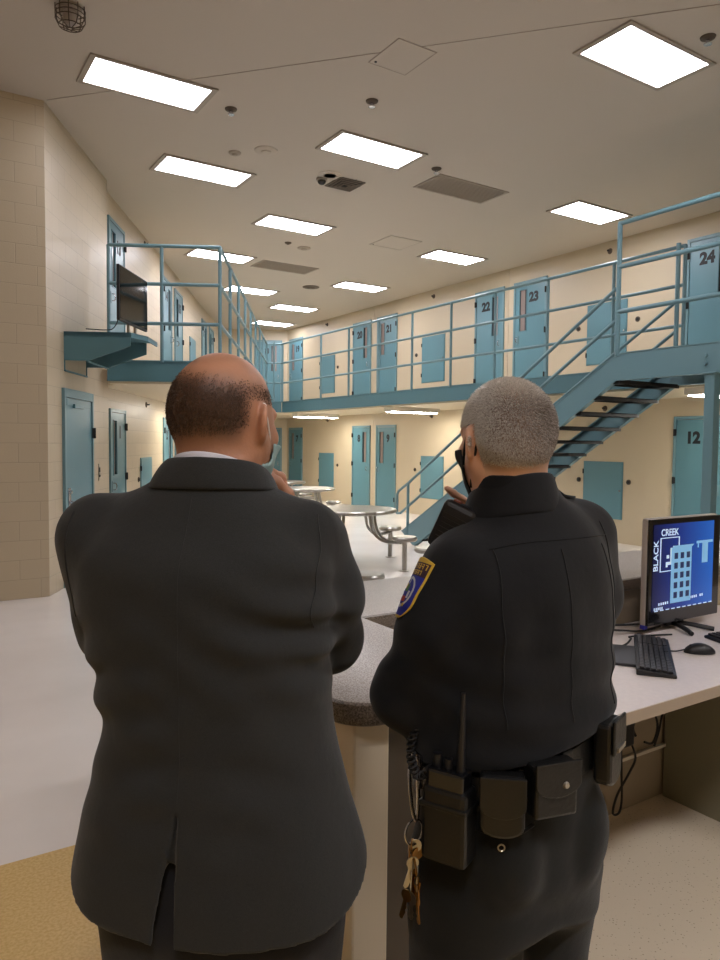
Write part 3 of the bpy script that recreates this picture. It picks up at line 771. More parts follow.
rings = [[(*q, CT-.054+z) for q in offs(cp, d)] for d, z in prof]
vs = sum(rings, []); fs = []
for k in range(len(prof)-1): fs += [(k*N+i, k*N+(i+1) % N, (k+1)*N+(i+1) % N, (k+1)*N+i) for i in range(N)]
mb.mi = 1; mb.add(vs, fs, True); mb.mi = 0
mb.add(rings[-1], [list(range(N))]); mb.mi = 1; mb.add(rings[0], [list(range(N))[::-1]])
mb.build('countertop', [GRAN, GRANE], KR)
mb = MB().box((.045, .05, 0), (.145, 1.20, CT-.054)); mb.build('end_wall', PANEL, KR, bevel=.006)
MB().box((.145, .745, 0), (4.4, .86, CT-.054)).build('front_wall', KNEE, KR)
MB().box((.147, .075, .0), (.46, .10, CT-.06)).build('shade_panel', PANELD, KR)  # dark sheet standing in for the shaded gap beneath the counter
# ------------------------------------------------------------------ desk
DZ = .86
DK = empty('desk', (1.34, 1.35, 0), 0, label='pale laminate work desk behind the counter with cables beneath it', cat='desk')
mb = MB().box((0, 0, DZ-.003), (3.0, .70, DZ)); mb.mi = 1; mb.box((0, 0, DZ-.04), (3.0, .70, DZ-.003)); mb.build('desktop', [DESKTOP, DESKEDGE], DK)
MB().box((1.69, .06, 0), (2.2, .69, DZ-.04)).build('drawer_pedestal', CABP, DK, bevel=.003)
mb = MB()
for z0, z1 in ((.06, .36), (.38, .58), (.60, .79)): mb.box((1.72, .045, z0), (2.17, .06, z1), bev=.003)
mb.build('drawer_front', CABP, DK)
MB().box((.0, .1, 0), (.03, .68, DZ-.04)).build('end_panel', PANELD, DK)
MB().box((.90, .678, .24), (1.69, .697, .256), bev=.003).build('cable_duct', WHITEP, DK)
MB().box((1.12, .60, DZ-.115), (1.42, .69, DZ-.04), bev=.006).build('cable_tray', CABP, DK)
# power adapter and its cables hanging under the desk
r = empty('power_adapter', (2.64, 1.98, .42), 0, label='black power adapter hanging under the desk with looping cables', cat='adapter')
MB().box((-.05, -.03, -.07), (.05, .03, .07), bev=.01).build('brick', PLASTK, r)
MB().tube(bez([(-.03, -.02, -.07), (-.035, -.03, -.18), (-.03, -.03, -.29), (-.06, -.04, -.335), (-.10, -.04, -.325), (-.06, -.03, -.26), (.03, -.02, -.19), (.07, -.02, -.13), (.03, -.02, -.05)], 6), .005, 6).build('cable', RUBBER, r)
MB().tube(bez([(.02, 0, .07), (.07, .0, .12), (.09, 0, .05), (.06, -.01, 0), (.08, -.01, -.04)], 6), .006, 6).build('plug_cable', RUBBER, r)
r = empty('hanging_cables', (2.80, 1.98, DZ-.04), 0, label='two black cables dangling under the desk edge near the drawers', cat='cable')
MB().tube(bez([(0, 0, 0), (.01, -.01, -.28), (.06, -.02, -.41), (.03, -.02, -.49), (-.03, -.02, -.475)], 6), .005, 6).tube(bez([(.13, 0, 0), (.12, -.01, -.28), (.08, -.02, -.42), (.04, -.02, -.51)], 6), .005, 6).build('cord', RUBBER, r)

# keyboards
def keyboard(loc, rot, label, L=.45, D=.135):
    r = empty('keyboard', loc, rot, label=label, cat='keyboard')
    MB().prism([(0, 0), (D, 0), (D, .022), (0, .012)], -L/2, L/2, Matrix(((0, 0, 1, 0), (1, 0, 0, -D/2), (0, 1, 0, 0), (0, 0, 0, 1)))).build('case', PLASTK, r, bevel=.004)
    mb = MB()
    for j in range(6):
        y = -D/2+.012+j*(D-.02)/6; z = .013+.010*(j+.5)/6
        x = -L/2+.010
        while x < L/2-.022:
            wk = .0165
            if j == 0 and -.11 < x < -.05: wk = .1
            if x+wk > L/2-.008: break
            mb.box((x, y, z), (x+wk, y+.0155, z+.008)); x += wk+.0028
            if abs(x-(.27-L/2)) < .009 or abs(x-(.345-L/2)) < .009: x += .008
    mb.build('keys', KEYM, r, bevel=.0015)
    return r
keyboard((2.385, 1.66, DZ), math.atan2(1.861-1.557, 2.547-2.151), 'black keyboard lying lengthwise on the desk left of the mouse', .50, .13)
keyboard((2.81, 1.49, DZ), math.radians(-107), 'second black keyboard cut off by the right edge beyond the mouse')
r = empty('computer_mouse', (2.59, 1.605, DZ), math.radians(57), label='black computer mouse on the desk between the two keyboards', cat='mouse')
bm = bmesh.new(); bmesh.ops.create_uvsphere(bm, u_segments=24, v_segments=14, radius=1)
for v in bm.verts:
    x, y, z = v.co; v.co = Vector((x*.033*(1-.12*y), y*.06, (max(z, 0)**.8)*.036*(1-.25*y*y)+.002))
me = bpy.data.meshes.new('mouse_shell'); bm.to_mesh(me); bm.free(); me.materials.append(PLASTK)
for p_ in me.polygons: p_.use_smooth = True
link(bpy.data.objects.new('mouse_shell', me), r)
MB().cyl((-.004, .032, .025), (.004, .032, .025), .008, 12).build('scroll_wheel', KEYM, r)
MB().tube(bez([(0, .058, .012), (.0, .09, .006), (.01, .13, .006), (.05, .17, .006), (.13, .20, .006)], 6), .003, 6).build('mouse_cable', RUBBER, r)
r = empty('notepad', (2.29, 1.735, DZ), math.radians(-52), label='dark flat pad on the desk between the officer and the keyboard', cat='pad')
MB().box((-.07, -.13, 0), (.07, .13, .010), bev=.002).build('pad_cover', KEYM, r)
MB().box((-.066, -.126, .010), (.066, .126, .0105)).build('top_sheet', PLASTK, r)

# monitor
ML = W((652-360)/726*2.98, 2.98); MR = W((728-360)/726*3.27, 3.27)
md = (MR-ML).normalized(); mang = math.atan2(md.y, md.x); mw = .50; 
zt = CAMH+(442-519)*2.62/726*-1; zb = CAMH-(629-446)*2.98/726
MN = empty('computer_monitor', (ML.x, ML.y, DZ), mang, label='large black monitor with silver edge showing a blue login screen', cat='monitor')
z0, z1 = zb-DZ, zb-DZ+.4515
mb = MB().box((0, .012, z0), (mw, .042, z1), bev=.008); mb.build('rear_shell', PLASTG, MN)
MB().box((.002, 0, z0+.002), (mw-.002, .014, z1-.004), bev=.003).build('bezel', BEZEL, MN)
bz = .022; sx0, sx1, sz0, sz1 = bz, .447, z0+.06, z1-.026
SCR = mat('blue_screen', (10, 20, 60), .25, emit=((20, 50, 140), 1.0))
nt = SCR.node_tree; b = nt.nodes['Principled BSDF']; tc = nt.nodes.new('ShaderNodeTexCoord'); sp = nt.nodes.new('ShaderNodeSeparateXYZ')
mr = nt.nodes.new('ShaderNodeMapRange'); mr.inputs['From Min'].default_value = sx0; mr.inputs['From Max'].default_value = sx0+.42
rp = nt.nodes.new('ShaderNodeValToRGB'); e = rp.color_ramp.elements; e[0].color = (*lin((12, 14, 48)), 1); e[1].color = (*lin((34, 92, 176)), 1); k = e.new(.45); k.color = (*lin((26, 48, 120)), 1)
nt.links.new(tc.outputs['Object'], sp.inputs[0]); nt.links.new(sp.outputs['X'], mr.inputs['Value']); nt.links.new(mr.outputs[0], rp.inputs['Fac']); nt.links.new(rp.outputs['Color'], b.inputs['Emission Color'])
scr = MB().box((sx0, -.0015, sz0), (sx1, .002, sz1)).build('screen', SCR, MN)
GLOW = mat('screen_white', (200, 215, 235), .4, emit=((176, 204, 232), .55))
GLOWB = mat('screen_light_blue', (120, 170, 210), .4, emit=((120, 172, 208), .5))
GLOWD = mat('screen_dark_blue', (20, 30, 70), .4, emit=((30, 44, 90), .5))
sw, sh = .425, sz1-sz0
def sx(u): return sx0+u*sw
def sz(v): return sz1-v*sh
Y_ = -.002
def sbox(mb, u0, v0, u1, v1, y=Y_): return mb.box((sx(u0), y-.0006, sz(v1)), (sx(u1), y, sz(v0)))
text_mesh('screen_text', 'CREEK', .040, GLOW, scr, (sx(.255), Y_, sz(.10)), (PI/2, 0, 0), offset=.0006, extrude=.0004)
text_mesh('screen_text', 'BLACK', .042, GLOW, scr, (sx(.045), Y_, sz(.36)), (PI/2, -PI/2, 0), offset=.0006, extrude=.0004)
mb = MB()
for q in ((.105, .155, .415, .165), (.105, .155, .12, .55), (.105, .54, .30, .55), (.40, .155, .415, .28)): sbox(mb, *q)
sbox(mb, .20, .44, .34, .475); sbox(mb, .21, .36, .25, .40); sbox(mb, .27, .28, .31, .44); sbox(mb, .31, .26, .345, .33); sbox(mb, .2, .47, .23, .5)
mb.build('logo_frame', GLOW, scr)
mb = MB(); sbox(mb, .285, .29, .62, .93, Y_-.0004)
mb.prism([(sx(.285), sz(.29)), (sx(.33), sz(.26)), (sx(.66), sz(.26)), (sx(.62), sz(.29))], 0, .0006, Matrix(((1, 0, 0, 0), (0, 0, 1, Y_-.001), (0, 1, 0, 0), (0, 0, 0, 1))))
mb.build('building_picture', GLOWB, scr)
mb = MB()
for i in range(3):
    for j in range(5): sbox(mb, .335+i*.10, .345+j*.115, .39+i*.10, .415+j*.115, Y_-.0012)
mb.build('picture_windows', GLOWD, scr)
mb = MB(); sbox(mb, .7, .23, .98, .26); sbox(mb, .8, .26, .9, .5); sbox(mb, .72, .26, .74, .31)
mb.build('watermark_shape', GLOWB, scr)
dashes = [(.10+i*.034, .905-i*.0015, .12+i*.034, .935-i*.0015) for i in range(22) if i % 7 != 5]+[(.04+i*.09, .988, .095+i*.09, 1.0) for i in range(11)]+[(.03+i*.03, .955, .048+i*.03, .985) for i in range(5)]
for q in dashes: sbox(MB(), *q).build('text_dash', GLOW, scr)
MB().cyl((.0, .03, z0), (.0, .03, z0+.0), .001) if False else None
MB().prism([(mw*.38, .042), (mw*.62, .042), (mw*.58, .085), (mw*.42, .085)], .012, z0+.2).build('stand_neck', PLASTK, MN)
mb = MB()
for s_ in (.34, .66): mb.tube(bez([(mw*.5, .08, .02), (mw*(s_+.5)/2, -.02, .018), (mw*s_, -.09, .010)], 6), .010, 8)
mb.tube([(mw*.5, .05, .02), (mw*.5, .17, .01)], .014, 8); mb.build('stand_foot', PLASTK, MN)
MB().box((-.004, .014, z0-.012), (.02, .034, z0+.004)).build('status_plug', BLUEP, MN)
r = empty('desk_cables', (2.60, 1.95, DZ), 0, label='tangle of black cables on the desk behind the keyboard', cat='cable')
MB().tube(bez([(-.35, .02, .006), (-.2, .03, .03), (-.05, -.02, .02), (.05, -.04, .008), (.2, -.03, .008)], 6), .005, 6).tube(bez([(-.36, -.05, .006), (-.2, -.03, .01), (-.08, .03, .03), (.1, .05, .01), (.3, .0, .007)], 6), .005, 6).tube(bez([(-.3, -.16, .006), (-.18, -.14, .008), (-.12, -.12, .018), (-.06, -.08, .01), (.12, -.14, .007)], 6), .004, 6).build('cord', RUBBER, r)
# ------------------------------------------------------------------ implicit-surface modelling for the two people
F4 = np.float32
def V3(a): return np.array(a, F4)
def cap(P, a, b, ra, rb=None):
    rb = ra if rb is None else rb
    a = V3(a); b = V3(b); ab = b-a; t = np.clip(((P-a) @ ab)/max(float(ab @ ab), 1e-9), 0, 1)
    return np.linalg.norm(P-(a+t[:, None]*ab), axis=1)-(ra+(rb-ra)*t)
def ell(P, c, r, R=None):
    q = P-V3(c)
    if R is not None: q = q @ V3(R)                     # columns of R: axes of the ellipsoid
    r = V3(r); k0 = np.linalg.norm(q/r, axis=1); k1 = np.linalg.norm(q/(r*r), axis=1)
    return k0*(k0-1)/np.maximum(k1, 1e-9)
def smin(a, b, k):
    h = np.maximum(k-np.abs(a-b), 0)/k; return np.minimum(a, b)-h*h*k*.25
def smax(a, b, k): return -smin(-a, -b, k)
def chain(P, pts, rs, k=.02):
    d = None
    for a, b, ra, rb in zip(pts[:-1], pts[1:], rs[:-1], rs[1:]):
        c = cap(P, a, b, ra, rb); d = c if d is None else smin(d, c, k)
    return d
def cr(tab):
    """Catmull-Rom-smoothed table rows (z, ...) -> dense"""
    T = np.array(tab, float); out = []
    for i in range(len(T)-1):
        a = T[max(i-1, 0)]; b = T[i]; c = T[i+1]; d = T[min(i+2, len(T)-1)]
        for t in np.linspace(0, 1, 12, endpoint=False): out.append(.5*((2*b)+(c-a)*t+(2*a-5*b+4*c-d)*t*t+(3*b-a-3*c+d)*t**3))
    out.append(T[-1]); return np.array(out)
def loft(P, tab, n=2.4, captop=True):
    """rows: z, half width, depth to the back, depth to the front, centre x, centre y"""
    T = cr(tab); z = P[:, 2]; zc = np.clip(z, T[0, 0], T[-1, 0])
    a, bb, bf, cx, cy = [np.interp(zc, T[:, 0], T[:, i]).astype(F4) for i in range(1, 6)]
    x = P[:, 0]-cx; y = P[:, 1]-cy; b = np.where(y < 0, bb, bf)
    q = ((np.abs(x)/a)**n+(np.abs(y)/b)**n)**(1/n)
    d = (q-1)*np.minimum(a, b)
    return smax(d, np.maximum(z-T[-1, 0], T[0, 0]-z), .012)
def rot2(P, ang, c=(0, 0)):
    """coordinates of P in a frame turned clockwise (seen from above) by ang"""
    s, k = math.sin(ang), math.cos(ang); x = P[:, 0]-c[0]; y = P[:, 1]-c[1]
    return np.stack([x*k-y*s, x*s+y*k, P[:, 2]], 1).astype(F4)
def fold(P, c, rad, kvec, amp, ph=0.):
    g = np.exp(-((P-V3(c))**2).sum(1)/(2*rad*rad)); return (amp*g*np.sin((P-V3(c)) @ V3(kvec)+ph)).astype(F4)

def surfnet(f, lo, hi, h, B=8):
    lo = np.array(lo, float); hi = np.array(hi, float); n = np.ceil((hi-lo)/h).astype(int)+1
    nb = (n+B-1)//B
    bi = np.stack(np.meshgrid(*[np.arange(k) for k in nb], indexing='ij'), -1).reshape(-1, 3)
    cen = (lo+(bi*B+B/2)*h).astype(F4)
    keep = np.abs(f(cen)) < B*h*.87*1.5+.012
    bi = bi[keep]
    loc = np.stack(np.meshgrid(*[np.arange(B)]*3, indexing='ij'), -1).reshape(-1, 3)
    cells = (bi[:, None, :]*B+loc[None]).reshape(-1, 3)
    D = (nb*B+1); st = np.array([D[1]*D[2], D[2], 1], np.int64)
    cid = cells @ st
    corn = np.array([(i, j, k) for i in (0, 1) for j in (0, 1) for k in (0, 1)])
    cc = cid[:, None]+(corn @ st)[None]
    uid, inv = np.unique(cc.ravel(), return_inverse=True)
    ijk = np.stack([uid//st[0], (uid//st[1]) % D[1], uid % D[2]], 1)
    val = np.empty(len(uid), F4); CH = 400000
    for s in range(0, len(uid), CH): val[s:s+CH] = f((lo+ijk[s:s+CH]*h).astype(F4))
    cv = val[inv].reshape(-1, 8); ins = cv < 0
    act = ins.any(1) & ~ins.all(1)
    cells = cells[act]; cid = cid[act]; cv = cv[act]
    acc = np.zeros((len(cells), 3)); cnt = np.zeros(len(cells))
    E = [(a, b) for a in range(8) for b in range(a+1, 8) if abs(corn[a]-corn[b]).sum() == 1]
    for a, b in E:
        va = cv[:, a]; vb = cv[:, b]; c = (va < 0) != (vb < 0)
        t = np.where(c, va/np.where(c, va-vb, 1), 0)
        acc += np.where(c[:, None], corn[a]+t[:, None]*(corn[b]-corn[a]), 0); cnt += c
    verts = lo+(cells+acc/cnt[:, None])*h
    order = np.argsort(cid); scid = cid[order]
    def find(ids):
        p = np.searchsorted(scid, ids); p = np.clip(p, 0, len(scid)-1); ok = scid[p] == ids
        return np.where(ok, order[p], -1)
    faces = []
    for ax in range(3):
        o1, o2 = [(1, 2), (2, 0), (0, 1)][ax]
        hi_c = 1 << (2-ax)                               # corner index with that axis set
        a = cv[:, 0] < 0; b = cv[:, hi_c] < 0
        e = np.nonzero(a != b)[0]
        q = [cid[e], cid[e]-st[o1], cid[e]-st[o1]-st[o2], cid[e]-st[o2]]
        q = np.stack([find(k) for k in q], 1); ok = (q >= 0).all(1); q = q[ok]; fl = a[e][ok]
        q = np.where(fl[:, None], q, q[:, ::-1]); faces.append(q)
    return verts, np.concatenate(faces)
def relax(v, f, it=1, w=.5):
    for _ in range(it):
        acc = np.zeros_like(v); cnt = np.zeros(len(v))
        for i in range(4):
            a = f[:, i]; b = f[:, (i+1) % 4]
            for d in range(3):
                acc[:, d] += np.bincount(a, v[b, d], len(v))+np.bincount(b, v[a, d], len(v))
            cnt += np.bincount(a, minlength=len(v))+np.bincount(b, minlength=len(v))
        v = v*(1-w)+w*acc/np.maximum(cnt, 1)[:, None]
    return v
def sdf_obj(name, f, lo, hi, h, m, parent=None, it=2, matfn=None, **k):
    v, q = surfnet(f, lo, hi, h); v = relax(v, q, it)
    me = bpy.data.meshes.new(name); me.from_pydata(v.tolist(), [], q.tolist())
    for x in (m if isinstance(m, (list, tuple)) else [m]): me.materials.append(x)
    me.polygons.foreach_set('use_smooth', [True]*len(me.polygons))
    if matfn is not None:
        c = v[q].mean(1); me.polygons.foreach_set('material_index', matfn(c).astype(np.int32))
    me.update()
    o = bpy.data.objects.new(name, me); link(o, parent); tag(o, **k); return o
def trace(f, O, Dv, tmax=.6, off=0.):
    """march points O along unit vectors Dv to the surface f = off"""
    O = np.array(O, float).reshape(-1, 3); Dv = np.array(Dv, float)
    Dv = np.broadcast_to(Dv/np.linalg.norm(Dv, axis=-1, keepdims=True), O.shape); t = np.zeros(len(O))
    for _ in range(60): t = np.minimum(t+(f((O+Dv*t[:, None]).astype(F4))-off)*.7, tmax)
    return O+Dv*t[:, None]
def grad(f, P, e=.003):
    P = np.array(P, F4); g = np.stack([f(P+V3(d))-f(P-V3(d)) for d in np.eye(3)*e], 1)
    return g/np.maximum(np.linalg.norm(g, axis=1, keepdims=True), 1e-9)
def seam(name, f, pts, Dv, m, parent, r=.0014, n=24, off=.0005, **k):
    """a stitched line following the cloth: pts are points outside the cloth, projected along Dv"""
    q = trace(f, [tuple(p) for p in bez(pts, max(2, n//(len(pts)-1)))], Dv, off=off)
    return MB().tube([Vector(p) for p in q], r, 5).build(name, m, parent, **k)

# ---- head ---------------------------------------------------------------
def head_sdf(P, fat=1.):
    """head-local: x right, y towards the face, z up; origin between the ears"""
    d = ell(P, (0, -.014, .034), (.0775, .098, .086))
    d = smin(d, ell(P, (0, -.045, .0), (.070, .066, .07)), .04)
    d = smin(d, ell(P, (0, .034, -.03), (.062*fat, .064, .078)), .04)
    for s in (-1, 1):
        d = smin(d, cap(P, (s*.052*fat, .005, -.05), (s*.014, .072, -.098), .026*fat, .02), .03)      # jaw
        d = smin(d, ell(P, (s*.042, .07, -.022), (.022, .018, .02)), .02)                         # cheek
        d = smin(d, cap(P, (s*.012, .09, .022), (s*.045, .076, .024), .011), .012)                # brow
        d = smax(d, -ell(P, (s*.032, .102, .004), (.016, .016, .012)), .012)                      # eye socket
        R = np.array([[math.cos(s*.6), -math.sin(s*.6), 0], [math.sin(s*.6), math.cos(s*.6), 0], [0, 0, 1]])
        e = ell(P, (s*.0865, -.013, -.006), (.0095, .022, .036), R)
        e = smax(e, -ell(P, (s*.099, -.006, -.004), (.010, .013, .021), R), .006)
        e = smin(e, ell(P, (s*.078, .002, -.034), (.007, .010, .012)), .01)                       # lobe
        d = smin(d, e, .008)
    d = smin(d, cap(P, (0, .094, .012), (0, .114, -.024), .008, .0125), .012)                      # nose
    d = smin(d, ell(P, (0, .098, -.058), (.024, .012, .009)), .012)                                # lips
    d = smin(d, ell(P, (0, .088, -.096), (.02, .017, .016)), .015)                                 # chin
    return d
class Pose:
    """rigid head placement: yaw clockwise, pitch forward, roll"""
    def __init__(s, loc, yaw, pitch=0., roll=0.):
        s.R = np.array((Matrix.Rotation(-yaw, 3, 'Z') @ Matrix.Rotation(-pitch, 3, 'X') @ Matrix.Rotation(roll, 3, 'Y'))); s.o = np.array(loc)
    def inv(s, P): return ((P-s.o.astype(F4)) @ s.R.astype(F4)).astype(F4)
    def fwd(s, P): return np.array(P) @ s.R.T+s.o
# ---- hand ---------------------------------------------------------------
def hand_caps(wrist, X, Y, curls, thumb, scale=1.):
    """wrist point, X towards the knuckles, Y towards the thumb side; curls: 4 x (mcp, pip, dip) degrees"""
    X = Vector(X).normalized(); Y = Vector(Y); Y = (Y-X*Y.dot(X)).normalized(); Z = X.cross(Y)
    w = Vector(wrist); out = []; s = scale
    bases = [(.088, .030), (.092, .010), (.088, -.011), (.080, -.030)]
    lens = [(.043, .026, .021), (.048, .030, .022), (.044, .028, .022), (.034, .021, .019)]
    side = hand_caps.palm                                # +1 / -1: which way the fingers close
    for (bx, by), L, c in zip(bases, lens, curls):
        k = w+X*bx*s+Y*by*s
        out.append((w+Y*by*.55*s+X*.012*s, k, .0145*s, .0115*s, .014))
        a = 0; p = k; r = .0095
        for l, cv in zip(L, c):
            a += math.radians(cv); q = p+(X*math.cos(a)+Z*side*math.sin(a))*l*s
            out.append((p, q, r*s, (r-.0009)*s, .005)); p = q; r -= .0009
    p = w+X*.022*s+Y*.026*s
    for (dx, dy, dz), l, r in zip(thumb, (.042, .034, .028), (.014, .0115, .010)):
        d = (X*dx+Y*dy+Z*side*dz).normalized(); q = p+d*l*s; out.append((p, q, r*s, (r-.001)*s, .008)); p = q
    return out
hand_caps.palm = 1
def sd_caps(P, caps):
    d = None
    for a, b, ra, rb, k in caps:
        c = cap(P, a, b, ra, rb); d = c if d is None else smin(d, c, k)
    return d
# ---- short hair as separate strands ------------------------------------------
def hair_obj(name, f, pose, dens, n, length, m, parent, tone, lie=.5, wd=.0011, sc=1., **k):
    """strands rooted on the head; dens(local pts)->probability, length(local)->m, tone(local)->0..1"""
    u = RNG.random((n, 2)); th = np.arccos(1-2*u[:, 0]*.93); ph = u[:, 1]*2*PI
    dirs = np.stack([np.sin(th)*np.cos(ph), np.sin(th)*np.sin(ph), np.cos(th)], 1)
    c = np.array([0, -.015, .0]); L = c+dirs*.16
    fl = lambda Q: f(Q)
    R = trace(fl, L, -dirs, .2)
    ok = (np.abs(fl(R.astype(F4))) < .002) & (RNG.random(n) < np.clip((dens(R)-.14)/.86, 0, 1)); R = R[ok]
    N = grad(fl, R); dn = np.array([0, -.35, -1.]); T = dn-(N @ dn)[:, None]*N; T /= np.maximum(np.linalg.norm(T, axis=1, keepdims=True), 1e-6)
    dr = N*(1-lie)+T*lie+RNG.normal(0, .22, R.shape); dr /= np.linalg.norm(dr, axis=1, keepdims=True)
    ln = length(R)*RNG.uniform(.6, 1.15, len(R)); sd = np.cross(dr, RNG.normal(size=R.shape)); sd /= np.maximum(np.linalg.norm(sd, axis=1, keepdims=True), 1e-6)
    a = R-N*.002; b = R+dr*ln[:, None]*.55+N*.0006; t = R+dr*ln[:, None]+T*ln[:, None]*.15
    s_ = sd*wd*.5
    v = np.stack([a-s_, a+s_, b+s_*.8, b-s_*.8, t], 1).reshape(-1, 3)
    v = pose.fwd(v*sc); nS = len(R); i = np.arange(nS)*5
    quads = np.stack([i, i+1, i+2, i+3], 1).tolist(); tris = np.stack([i+3, i+2, i+4], 1).tolist()
    me = bpy.data.meshes.new(name); me.from_pydata(v.tolist(), [], quads+tris); me.materials.append(m)
    at = me.attributes.new('tone', 'FLOAT', 'POINT'); tv = np.clip(tone(R)+RNG.normal(0, .16, nS), 0, 1)
    at.data.foreach_set('value', np.repeat(tv, 5).astype(F4))
    o = bpy.data.objects.new(name, me); link(o, parent); tag(o, **k); return o
def band(parent, name, m, ctr, prof, phis, thick=.004, **k):
    """strip of cloth around the neck: prof(phi)-> list of (x,y,z) points from lower to upper edge"""
    mb = MB(); cols = [prof(p) for p in phis]; n = len(cols[0]); vs = [q for c in cols for q in c]
    fs = [(i*n+j, (i+1)*n+j, (i+1)*n+j+1, i*n+j+1) for i in range(len(cols)-1) for j in range(n-1)]
    mb.add(vs, fs, True); o = mb.build(name, m, parent, **k)
    s = o.modifiers.new('thickness', 'SOLIDIFY'); s.thickness = thick; s.offset = 0
    b = o.modifiers.new('smooth', 'SUBSURF'); b.levels = 1; b.render_levels = 2
    return o
# ------------------------------------------------------------------ people
def person_root_place(o, lat, fwd):
    p = W(lat, fwd); o.location = (p.x, p.y, 0); o.rotation_euler = (0, 0, -YAW)
class Fig:
    """figure axes: x to the camera's right, y away from it; torso turned clockwise by yaw"""
    def __init__(s, lat, fwd, yaw): s.lat, s.fwd, s.yaw = lat, fwd, yaw; s.c, s.s = math.cos(yaw), math.sin(yaw)
    def t(s, x, y, z): return (x*s.c+y*s.s, -x*s.s+y*s.c, z)
    def world(s, p): q = W(s.lat+p[0], s.fwd+p[1], p[2]); return q
def leg_sdf(P, legs):
    d = None
    for hip, knee, ankle, r in legs:
        c = chain(P, [hip, knee, ankle], r, .03); d = c if d is None else smin(d, c, .025)
    return d
def shoe(name, F, ankle, yaw, m, parent):
    def f(P):
        q = rot2(P, yaw, ankle[:2])
        d = chain(q, [(0, -.06, .04), (0, .06, .035), (0, .16, .03)], [.042, .042, .036], .03)
        d = smin(d, cap(q, (0, -.04, .04), (0, -.02, .11), .042, .04), .03)
        return smax(d, -q[:, 2], .006)
    lo = (ankle[0]-.25, ankle[1]-.25, -.01); hi = (ankle[0]+.25, ankle[1]+.28, .17)
    return sdf_obj(name, f, lo, hi, .006, m, parent)

# ================= man in the suit =================
FS = Fig(-.26, 1.22, math.radians(10)); t = FS.t
HP = Pose((.030, .03, 1.685), math.radians(25), math.radians(6))
TS = [(.86, .262, .170, .165, .028, 0), (.905, .262, .168, .165, .028, 0), (.98, .250, .165, .16, .027, 0), (1.08, .222, .155, .155, .024, 0), (1.17, .198, .144, .155, .024, 0), (1.28, .202, .146, .155, .012, 0),
      (1.40, .222, .150, .145, .002, 0), (1.47, .218, .140, .125, -.004, 0), (1.53, .168, .108, .095, -.004, .0), (1.58, .100, .086, .075, .008, .0), (1.615, .074, .074, .066, .014, .004)]
LA = [(-.186, .02, 1.486), (-.174, .065, 1.33), (-.125, .13, 1.19), (.02, .25, 1.225)]
RA = [(.172, .02, 1.478), (.198, .045, 1.385), (.203, .105, 1.292), (.122, .155, 1.465)]
def shrink(tab, k): return [(z, a-k, b-k, c-k, x, y) for z, a, b, c, x, y in tab]
hand_caps.palm = -1
RHAND = hand_caps((.113, .158, 1.492), (-.35, .02, .94), (.9, -.3, .35), [(62, 82, 40), (68, 85, 45), (70, 85, 45), (72, 85, 45)], [(.75, .35, .5), (.9, -.1, .6), (.6, -.5, .6)])
hand_caps.palm = 1
LHAND = hand_caps((.05, .268, 1.23), (.9, .1, .25), (-.2, -.1, .97), [(35, 45, 25)]*4, [(.8, .5, .5), (.9, .2, .5), (.9, -.1, .4)])
LEGS = [(t(-.095+.03, 0, .86), t(-.10+.03, .01, .48), t(-.11+.03, 0, .08), [.108, .074, .05]), (t(.095+.03, 0, .86), t(.10+.03, .01, .48), t(.11+.03, 0, .08), [.108, .074, .05])]
def torso_local(P, F): return rot2(P, F.yaw)
def suit_body(P):
    d = head_sdf(HP.inv(P)/.955, 1.06)*.955
    d = smin(d, chain(P, [(.014, -.012, 1.48), (.018, -.004, 1.58), (.022, .012, 1.66)], [.068, .064, .06], .03), .03)
    d = smin(d, ell(P, (.014, -.035, 1.60), (.05, .025, .03)), .03)
    d = smin(d, loft(torso_local(P, FS), shrink(TS[4:-1], .03)), .03)
    d = smin(d, chain(P, LA, [.045, .04, .034, .027], .02), .03); d = smin(d, chain(P, RA+[(.114, .158, 1.488)], [.045, .04, .034, .028, .026], .02), .03)
    d = smin(d, leg_sdf(P, [(h, k, a, [q-.025 for q in r]) for h, k, a, r in LEGS]), .04)
    d = smin(d, loft(torso_local(P, FS), [(.80, .15, .11, .11, .03, 0), (.95, .165, .12, .12, .028, 0), (1.17, .165, .11, .12, .02, 0)]), .04)
    d = smin(d, sd_caps(P, RHAND), .008); d = smin(d, sd_caps(P, LHAND), .008)
    return d
man = sdf_obj('person', suit_body, (-.36, -.26, .0), (.42, .42, 1.86), .0042, SKIN1, None, 1, label='balding man in a charcoal suit seen from behind, hand at his chin', cat='person')
person_root_place(man, FS.lat, FS.fwd)
for s in (-1, 1):
    c = HP.fwd([(s*.0306, .0725, .004)])[0]; g = HP.fwd([(s*.0306, .084, .004)])[0]; gd = Vector(g)-Vector(c)
    e = MB().lathe([(.0, -.012), (.0085, -.0085), (.012, 0), (.0085, .0085), (0, .012)], 14, Matrix.Translation(c)).build('eye', EYEW, man)
    MB().cyl(Vector(c)+gd*.93, Vector(c)+gd*1.06, .0055, 12).build('iris', EYEI, e)
